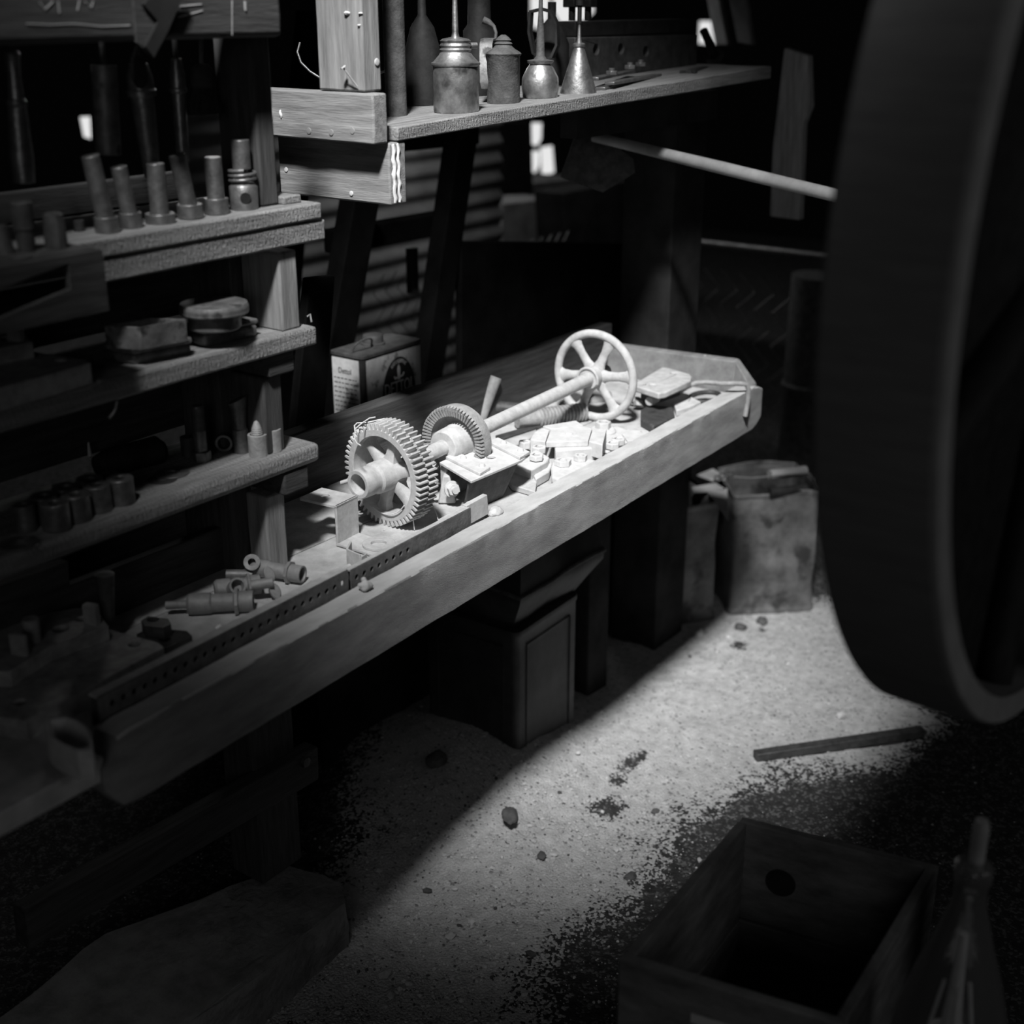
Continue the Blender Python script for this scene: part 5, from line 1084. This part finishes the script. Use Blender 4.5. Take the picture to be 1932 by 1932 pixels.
    q = Vector((A_.x+wd*.22, A_.y+dp*.42, z1)); MB().tube([q+Vector((.030*math.cos(a), -.012*math.sin(a), .004+.022*math.sin(a)**.7 if math.sin(a) > 0 else .004)) for a in [PI*i/12 for i in range(13)]], .0022, 8).build('wire_handle', 'lid_dark', t, smooth=60)
    o = MB().box((A_.x-.25, 1.80, 0), (A_.x+.5, 2.04, z0-.0005)).build('ledge_board', 'black_timber'); tag(o, 'low dark ledge behind the bench carrying the cream tin', 'ledge')
dettol()
# corrugated wall, ridges running level
def corr(x0, x1, z0, z1, y, name):
    vs = []; fs = []; n = int((z1-z0)/.0076)
    for i in range(n+1):
        z = z0+(z1-z0)*i/n; d = .0095*math.sin(2*PI*z/.076)
        for x in (x0, x1): vs.append((x, y+d, z))
    for i in range(n): fs.append((2*i, 2*i+1, 2*i+3, 2*i+2))
    o = MB().add(vs, fs).build(name, 'corrugated', smooth=80); s = o.modifiers.new('s', 'SOLIDIFY'); s.thickness = .003; o['kind'] = 'structure'; return o
corr(2.9, 4.63, -.01, 1.26, 3.4, 'wall_back')
def panelY(name, m, px, y, th=.04, ext=None, parent=None, bevel=.003):
    P = [Y(*p, y) for p in px]; P = [(p.x, p.z) for p in P]
    if ext is not None: P = [(x, max(z, ext)) for x, z in P]
    return MB().prism(P, 0, th, M=Matrix(((1, 0, 0, 0), (0, 0, 1, y), (0, 1, 0, 0), (0, 0, 0, 1)))).build(name, m, parent, bevel=bevel)
# trestle silhouette
def bar2(p0, p1, w, y, name, par, m='near_black_timber', toz=None):
    a, b = Y(*p0, y), Y(*p1, y)
    if toz is not None: d = b-a; b = a+d*((toz-a.z)/d.z)
    d = (b-a); M = frame(a, Vector((0, 1, 0)), d); MB().box((0, -w/2, 0), (d.length, w/2, .05), M).build(name, m, par, bevel=.003)
tr = thing('trestle_frame', 'black trestle frame with splayed legs and cross rails behind the bench', 'trestle', (2.3, 2.1, 0))
bar2((888, 235), (822, 690), .075, 2.10, 'leg', tr, toz=0)
bar2((695, 370), (628, 760), .085, 2.10, 'leg', tr, toz=0)
bar2((720, 272), (905, 255), .045, 2.155, 'cross_rail', tr)
bar2((640, 458), (850, 420), .055, 2.155, 'cross_rail', tr)
# dark boards behind the bench
o = panelY('dark_sheet', 'near_black_timber', [(870, 455), (1290, 460), (1290, 1180), (870, 1100)], 2.1, .02, ext=0); tag(o, 'large dark sheet of board leaning upright behind the bench', 'board')
o = panelY('dark_board', 'near_black_timber', [(585, 525), (632, 520), (650, 2900), (585, 2900)], 1.75, .02, ext=0); tag(o, 'narrow dark upright board left of the cream tin', 'board')
o = panelY('tall_stand_in', 'near_black_timber', [(574, 20), (614, 20), (636, 2900), (600, 2900)], 2.4, .03, ext=0); tag(o, 'tall black stand-in for a canister, far behind the curved wire and the shelf unit', 'board')  # replaces a dark canister, set back to let light reach the tin
# post with lit wedge
o = MB().box((2.75, 1.523, 0), (2.90, 1.66, 1.40)).build('far_post', 'black_timber', bevel=.004, rough=.001); tag(o, 'broad upright post at the far end of the bench, catching a wedge of light', 'post')
# clamp thing hanging by the trestle
o = MB().box((-.015, -.01, -.06), (.015, .01, .06), Matrix.Translation(Y(778, 510, 2.25))).build('hanging_clamp', 'dark_iron', bevel=.003); tag(o, 'small dark clamp hanging between the trestle legs', 'clamp')
q = Y(778, 470, 2.25); 
# chain link fence behind the trestle and gate at the far right
def mesh_fence(label, o, ux, w, h, pitch=.055, rail=True):
    t = thing('chain_link_fence', label, 'fence', o); ux = Vector(ux).normalized(); o = Vector(o); mb = MB(); uz = Vector((0, 0, 1)); n = int(w/pitch)
    m_ = int(h/pitch)
    for i in range(n+1):
        pts = [o+ux*(i*pitch+(pitch/2 if j % 2 else -pitch/2)*.96)+uz*(j*pitch*.9) for j in range(m_+1)]; mb.tube(pts, .0016, 5)
    mb.build('wire_mesh', 'shelf_iron', t)
    if rail: MB().cyl(o+uz*(h+.01)-ux*.1, o+ux*(w+.1)+uz*(h+.01), .016).build('top_rail', 'shelf_iron', t)
    return t
q = Y(838, 700, 2.6); mesh_fence('chain link mesh glimpsed between the trestle leg and the dark sheet', (q.x-.3, 2.6, 0), (1, 0, 0), 1.0, .95, rail=False)
a = X(1300, 462, 4.3); b = X(1546, 456, 4.3); d = b-a; o_ = Vector((4.3, b.y, 0)); mesh_fence('dim chain link gate with a level top rail behind the belt wheel', (4.3, b.y-.3, 0), (0, 1, 0), abs(d.y)+.35, a.z, pitch=.07)
# pale drum and bench under the window
t = panelY('metal_trough', 'far_grey', [(948, 385), (1062, 372), (1062, 1700), (948, 1700)], 3.9, .25, ext=0); tag(t, 'grey trough in the blurred background below the bright gap', 'trough')
t = panelY('table_slab', 'far_grey', [(935, 352), (1110, 335), (1110, 368), (935, 382)], 4.3, .5); tag(t, 'pale slab catching daylight beneath the bright gap', 'slab')
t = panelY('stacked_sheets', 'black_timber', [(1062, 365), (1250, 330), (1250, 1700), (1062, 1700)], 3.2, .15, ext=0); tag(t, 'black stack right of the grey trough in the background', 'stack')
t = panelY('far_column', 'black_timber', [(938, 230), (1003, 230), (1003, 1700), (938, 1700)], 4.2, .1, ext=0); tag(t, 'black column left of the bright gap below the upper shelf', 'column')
# daylight gaps in the far wall
def win(i, px, y): o = panelY('window_%d' % i, 'daylight', px, y, .01, bevel=0); o['kind'] = 'structure'
win(1, [(1004, 232), (1022, 232), (1021, 262), (1014, 275), (1004, 272)], 5.6)
win(2, [(1004, 285), (1019, 285), (1018, 312), (1010, 326), (1004, 322)], 5.6)
win(3, [(1022, 278), (1042, 275), (1046, 325), (1024, 332)], 5.6)
win(4, [(1003, -10), (1038, -10), (1035, 38), (1012, 55), (1003, 40)], 5.6)
win(5, [(1046, -10), (1074, -10), (1074, 48), (1060, 44), (1046, 20)], 5.6)
win(6, [(1074, -10), (1122, -10), (1120, 24), (1100, 40), (1074, 42)], 5.6)
win(7, [(1322, 40), (1342, 40), (1348, 84), (1320, 82)], 5.0)
win(8, [(153, 221), (170, 220), (172, 262), (160, 258)], 6.4)
# boards hanging at right
def slab(px, x, name, m, l, cat, th=.03):
    P = [X(*p, x) for p in px]; mb = MB().prism([(p.y, p.z) for p in P], 0, th, M=Matrix(((0, 0, 1, x), (1, 0, 0, 0), (0, 1, 0, 0), (0, 0, 0, 1)))); o = mb.build(name, m, bevel=.002); tag(o, l, cat)
slab([(1480, 90), (1525, 105), (1528, 200), (1515, 235), (1508, 415), (1453, 408), (1458, 280)], 3.6, 'hanging_board', 'pale_board', 'weathered board hanging upright in the dim background left of the belt wheel', 'board')
slab([(1372, -20), (1402, -20), (1418, 85), (1392, 80)], 4.2, 'hanging_board', 'far_grey', 'narrow slanted board at the top, right of the far end of the upper shelf', 'board')
slab([(1330, -20), (1352, -20), (1372, 85), (1350, 85)], 4.25, 'hanging_board', 'far_grey', 'dim slanting strut beside the small bright gap at the top', 'board')
rev('oil_drum', 'dark dented drum standing behind the belt wheel at the right', 'drum', 1562, 420, [(0, 0), (0, 60), (185, 60), (190, 64), (197, 64), (201, 60), (400, 60), (400, 0)], 1.75, 'rusty_tin', 0)
DR = bpy.data.objects['oil_drum']
# hoe / shovel
t = thing('shovel', 'shovel with a dark pointed blade hung under the upper shelf, its pale handle running right', 'shovel', D(1140, 300, 2.9))
P = [D(*p, 2.9) for p in ((1083, 258), (1115, 238), (1195, 300), (1198, 326), (1137, 363), (1057, 334), (1075, 285))]
nn = -Vector((FWD.x, FWD.y, 0)).normalized(); c = sum(P, Vector())/7
mb = MB(); vs = [p+nn*.002 for p in P]+[c+nn*.012]+[p-nn*.002 for p in P]+[c+nn*.008]
fs = [(i, (i+1) % 7, 7) for i in range(7)]+[(8+(i+1) % 7, 8+i, 15) for i in range(7)]+[(i, 8+i, 8+(i+1) % 7, (i+1) % 7) for i in range(7)]
mb.add(vs, fs).build('blade', 'rusty_tin', t, smooth=20)
MB().tube([D(1118, 262, 2.88), D(1118, 225, 2.88)], .002, 6).build('hanging_wire', 'dark_iron', t); a = D(1120, 258, 2.86); b = D(1640, 384, 2.6)
MB().lathe([(.0105, 0), (.011, .1), (.0128, .3), (.0128, (b-a).length), (0, (b-a).length)], frame(a, b-a), 24).build('handle', 'far_grey', t, smooth=60)
# far end clutter under bench
o = MB().box((2.60, 1.62, 0), (2.66, 1.70, .70)).build('dark_prop', 'black_timber'); tag(o, 'dark prop below the far end of the bench', 'prop')

# ================================================================== foreground
# belt wheel
wc = Vector((1.487, 0, 1.375)); RW = .525; ya, yb = .300, .402
t = thing('belt_wheel', 'large out-of-focus flat belt wheel with a broad grey rim at the right', 'wheel', (wc.x, .35, .85))
M_ = frame((wc.x, ya, wc.z), (0, 1, 0), (1, 0, 0)); w = yb-ya
MB().lathe([(RW-.03, 0), (RW-.003, 0), (RW, .004), (RW+.002, w*.5), (RW, w-.004), (RW-.003, w), (RW-.03, w), (RW-.03, 0)], M_, 160).build('rim', 'rim_grey', t, smooth=30)
MB().lathe([(RW-.030, -.002), (RW-.0025, -.002), (RW-.0015, .003), (RW-.030, .003), (RW-.03, -.002)], M_, 160).build('rim_edge', 'rim_edge', t, smooth=30)
MB().lathe([(.04, .05), (RW-.031, .05), (RW-.031, .06), (.04, .06), (.04, .05)], M_, 80).build('web', 'black_iron', t)
MB().lathe([(.02, 0), (.07, 0), (.07, .10), (.02, .10), (.02, 0)], M_, 40).build('hub', 'dark_iron', t)
for k in range(6):
    a_ = k*PI/3+.3; d = Vector((math.cos(a_), 0, math.sin(a_))); MB().cyl(Vector((wc.x, ya+.03, wc.z))+d*.06, Vector((wc.x, ya+.03, wc.z))+d*(RW-.03), .018).build('spoke', 'black_iron', t)
MB().cyl((wc.x, .12, wc.z), (wc.x, .44, wc.z), .0195).build('axle', 'dark_iron', t)
o = MB().box((wc.x-.05, .13, 0), (wc.x+.05, .20, 1.30)).build('bearing_post', 'black_timber'); tag(o, 'post carrying the axle of the belt wheel', 'post')
t_ = MB().box((wc.x-.06, .125, 1.3005), (wc.x+.06, .205, 1.355)).build('axle_bearing', 'black_iron'); tag(t_, 'bearing on top of the belt wheel post', 'bearing')
# crate
t = thing('wooden_crate', 'deep open wooden crate out of focus in the lower right foreground', 'crate', (1.36, .54, 0))
FL, BL, BR, FR = [Z(*p, .5).xy for p in ((1168, 1808), (1400, 1540), (1772, 1632))]+[None]; FR = FL+(BR-BL)
q4 = [FL, BL, BR, FR]; cen = sum(q4, Vector((0, 0)))/4
def side(a, b, name, z0, z1, th=.014):
    d = (b-a).normalized(); n = Vector((-d.y, d.x)); n = n if (cen-a).dot(n) > 0 else -n
    mb = MB().prism([a, b, b+n*th, a+n*th], z0, z1); return mb.build(name, 'crate_wood', t, bevel=.002)
e = .0145
dL = (BL-FL).normalized(); 
for k, (z0, z1) in enumerate(((.001, .16), (.165, .33), (.335, .5))):
    side(FL, FR, 'end_board', z0, z1); side(BL, BR, 'end_board', z0, z1)
    side(FL+dL*e, BL-dL*e, 'side_board', z0, z1); side(FR+dL*e, BR-dL*e, 'side_board', z0, z1)
MB().prism([FL+(cen-FL)*.08, BL+(cen-BL)*.08, BR+(cen-BR)*.08, FR+(cen-FR)*.08], .002, .014).build('bottom_board', 'crate_wood', t)
q = Z(1462, 1690, .40); 
dF = (FR-FL).normalized()
# pale painted strokes on the near end
n_ = Vector((dF.y, -dF.x)); n_ = n_ if n_.dot(cen-FL) < 0 else -n_
for a0, a1, z0, z1, l in ((.095, .165, .438, .452, 'white painted stroke'), (.205, .235, .440, .450, 'short white painted stroke')):
    a = FL+dF*a0+n_*.0006; b = FL+dF*a1+n_*.0006; lab(MB().prism([a, b, b+n_*.0008, a+n_*.0008], z0, z1).build('painted_stroke', 'dusty_block', t), l)
a = BL+(BR-BL)*.24; nb = (BR-BL).normalized(); nb = Vector((-nb.y, nb.x)); nb = nb if nb.dot(FL-BL) > 0 else -nb; MB().lathe([(0, 0), (.022, 0), (.022, .001), (0, .001)], frame((a.x+nb.x*.0146, a.y+nb.y*.0146, .415), (nb.x, nb.y, 0)), 28).build('dark_knot', 'black_timber', t)
# glass bottle
yb_ = .295; q = Y(1838, 1640, yb_); k = depth(q)/F; z_of = lambda y: Y(1838, y, yb_).z
t = thing('glass_bottle', 'large clear glass bottle with a stopper in the lower right corner', 'bottle', (q.x, q.y, z_of(2120)))
pr = [(2120, 118), (1960, 122), (1890, 118), (1840, 104), (1790, 82), (1750, 60), (1715, 44), (1690, 33), (1662, 30), (1655, 36), (1635, 36), (1630, 30)]
z0_ = z_of(2120)
outer = [(0, 0)]+[(r*k, z_of(y)-z0_) for y, r in pr]
inner = [(max(r*k-.004, .002), max(z, .005)) for r, z in outer[1:]][::-1]
MB().lathe(outer, Matrix.Translation((q.x, q.y, z0_)), 56).build('glass_body', 'bottle_glass', t, smooth=60)
MB().lathe([(0, 0), (.008, 0), (.009, .05), (.007, .06), (0, .062)], Matrix.Translation((q.x+.004, q.y, z_of(1640))), 20).build('stopper', 'far_grey', t, smooth=60)
c = Vector((q.x, q.y, z_of(1872)))
MB().lathe([(0, 0), (46*k, 0), (46*k, .003), (0, .003)], Matrix.Translation(c), 32).build('reflection_base', 'pale_drip_glint', t)  # pale shapes added in place of reflections inside the glass
for s_ in range(4):
    a_ = s_*PI/2+.4; MB().cyl(c+Vector((44*k*math.cos(a_), 44*k*math.sin(a_), 0)), c+Vector((24*k*math.cos(a_), 24*k*math.sin(a_), .078)), .0022).build('reflection_rod', 'pale_drip_glint', t)
MB().lathe([(22*k, .0), (14*k, .06), (11*k, .10), (9*k, .14), (0, .14)], Matrix.Translation(c+Vector((0, 0, .004))), 28).build('reflection_tube', 'pale_drip_glint', t, smooth=60)
o = MB().box((q.x-.09, q.y-.09, 0), (q.x+.09, q.y+.07, z0_-.0005)).build('wooden_block', 'black_timber', bevel=.003); tag(o, 'wooden block under the large glass bottle', 'block')

# ================================================================== light, camera, world
sc = bpy.context.scene
w = bpy.data.worlds.new('w'); sc.world = w; w.use_nodes = True; bg = w.node_tree.nodes['Background']; bg.inputs[0].default_value = (1, 1, 1, 1); bg.inputs[1].default_value = WORLD
def light(name, kind, loc, tgt, energy, **kw):
    l = bpy.data.lights.new(name, kind); l.energy = energy
    for k_, v in kw.items(): setattr(l, k_, v)
    o = bpy.data.objects.new(name, l); COL.objects.link(o); o.location = loc; d = Vector(tgt)-Vector(loc); o.rotation_euler = d.to_track_quat('-Z', 'Y').to_euler(); return o
TG = Vector(AIM); SRC = TG+Vector((-.70, -.375, 1))*KD
light('roof_opening_daylight', 'SPOT', SRC, TG, SPOT_W, spot_size=math.radians(SPOT_A), spot_blend=SPOT_B, shadow_soft_size=.28)
light('rear_fill', 'AREA', (-1.9, -.8, 1.9), (1.4, .7, .8), FILL_W, shape='DISK', size=1.3)  # unseen fill added behind the camera to lift the foreground
light('side_fill', 'AREA', (1.35, -1.3, 1.75), (1.5, .5, .5), FILL2_W, shape='DISK', size=.7)  # unseen fill added to brighten the bottle from the side
light('window_daylight', 'AREA', (4.9, 5.2, 2.3), (4.4, 3.6, .9), WIN_W, shape='DISK', size=.6)
light('background_fill', 'AREA', (4.0, 2.6, 1.95), (4.1, 3.6, .7), FILL3_W, shape='DISK', size=.4)  # unseen fill added to brighten the far wall and trough from the front
cam = bpy.data.cameras.new('camera'); co = bpy.data.objects.new('camera', cam); COL.objects.link(co)
co.matrix_world = Matrix(((RGT.x, UP.x, -FWD.x, 0), (RGT.y, UP.y, -FWD.y, 0), (RGT.z, UP.z, -FWD.z, H), (0, 0, 0, 1)))
cam.sensor_width = 36; cam.lens = 36*F/1932; cam.clip_start = .05
cam.dof.use_dof = True; cam.dof.focus_distance = 2.25; cam.dof.aperture_fstop = 2.8
sc.camera = co
vs_ = sc.view_settings; vs_.view_transform = 'Standard'; vs_.look = 'None'; vs_.exposure = 0; vs_.gamma = 1; vs_.use_curve_mapping = False
sc.cycles.use_denoising = True
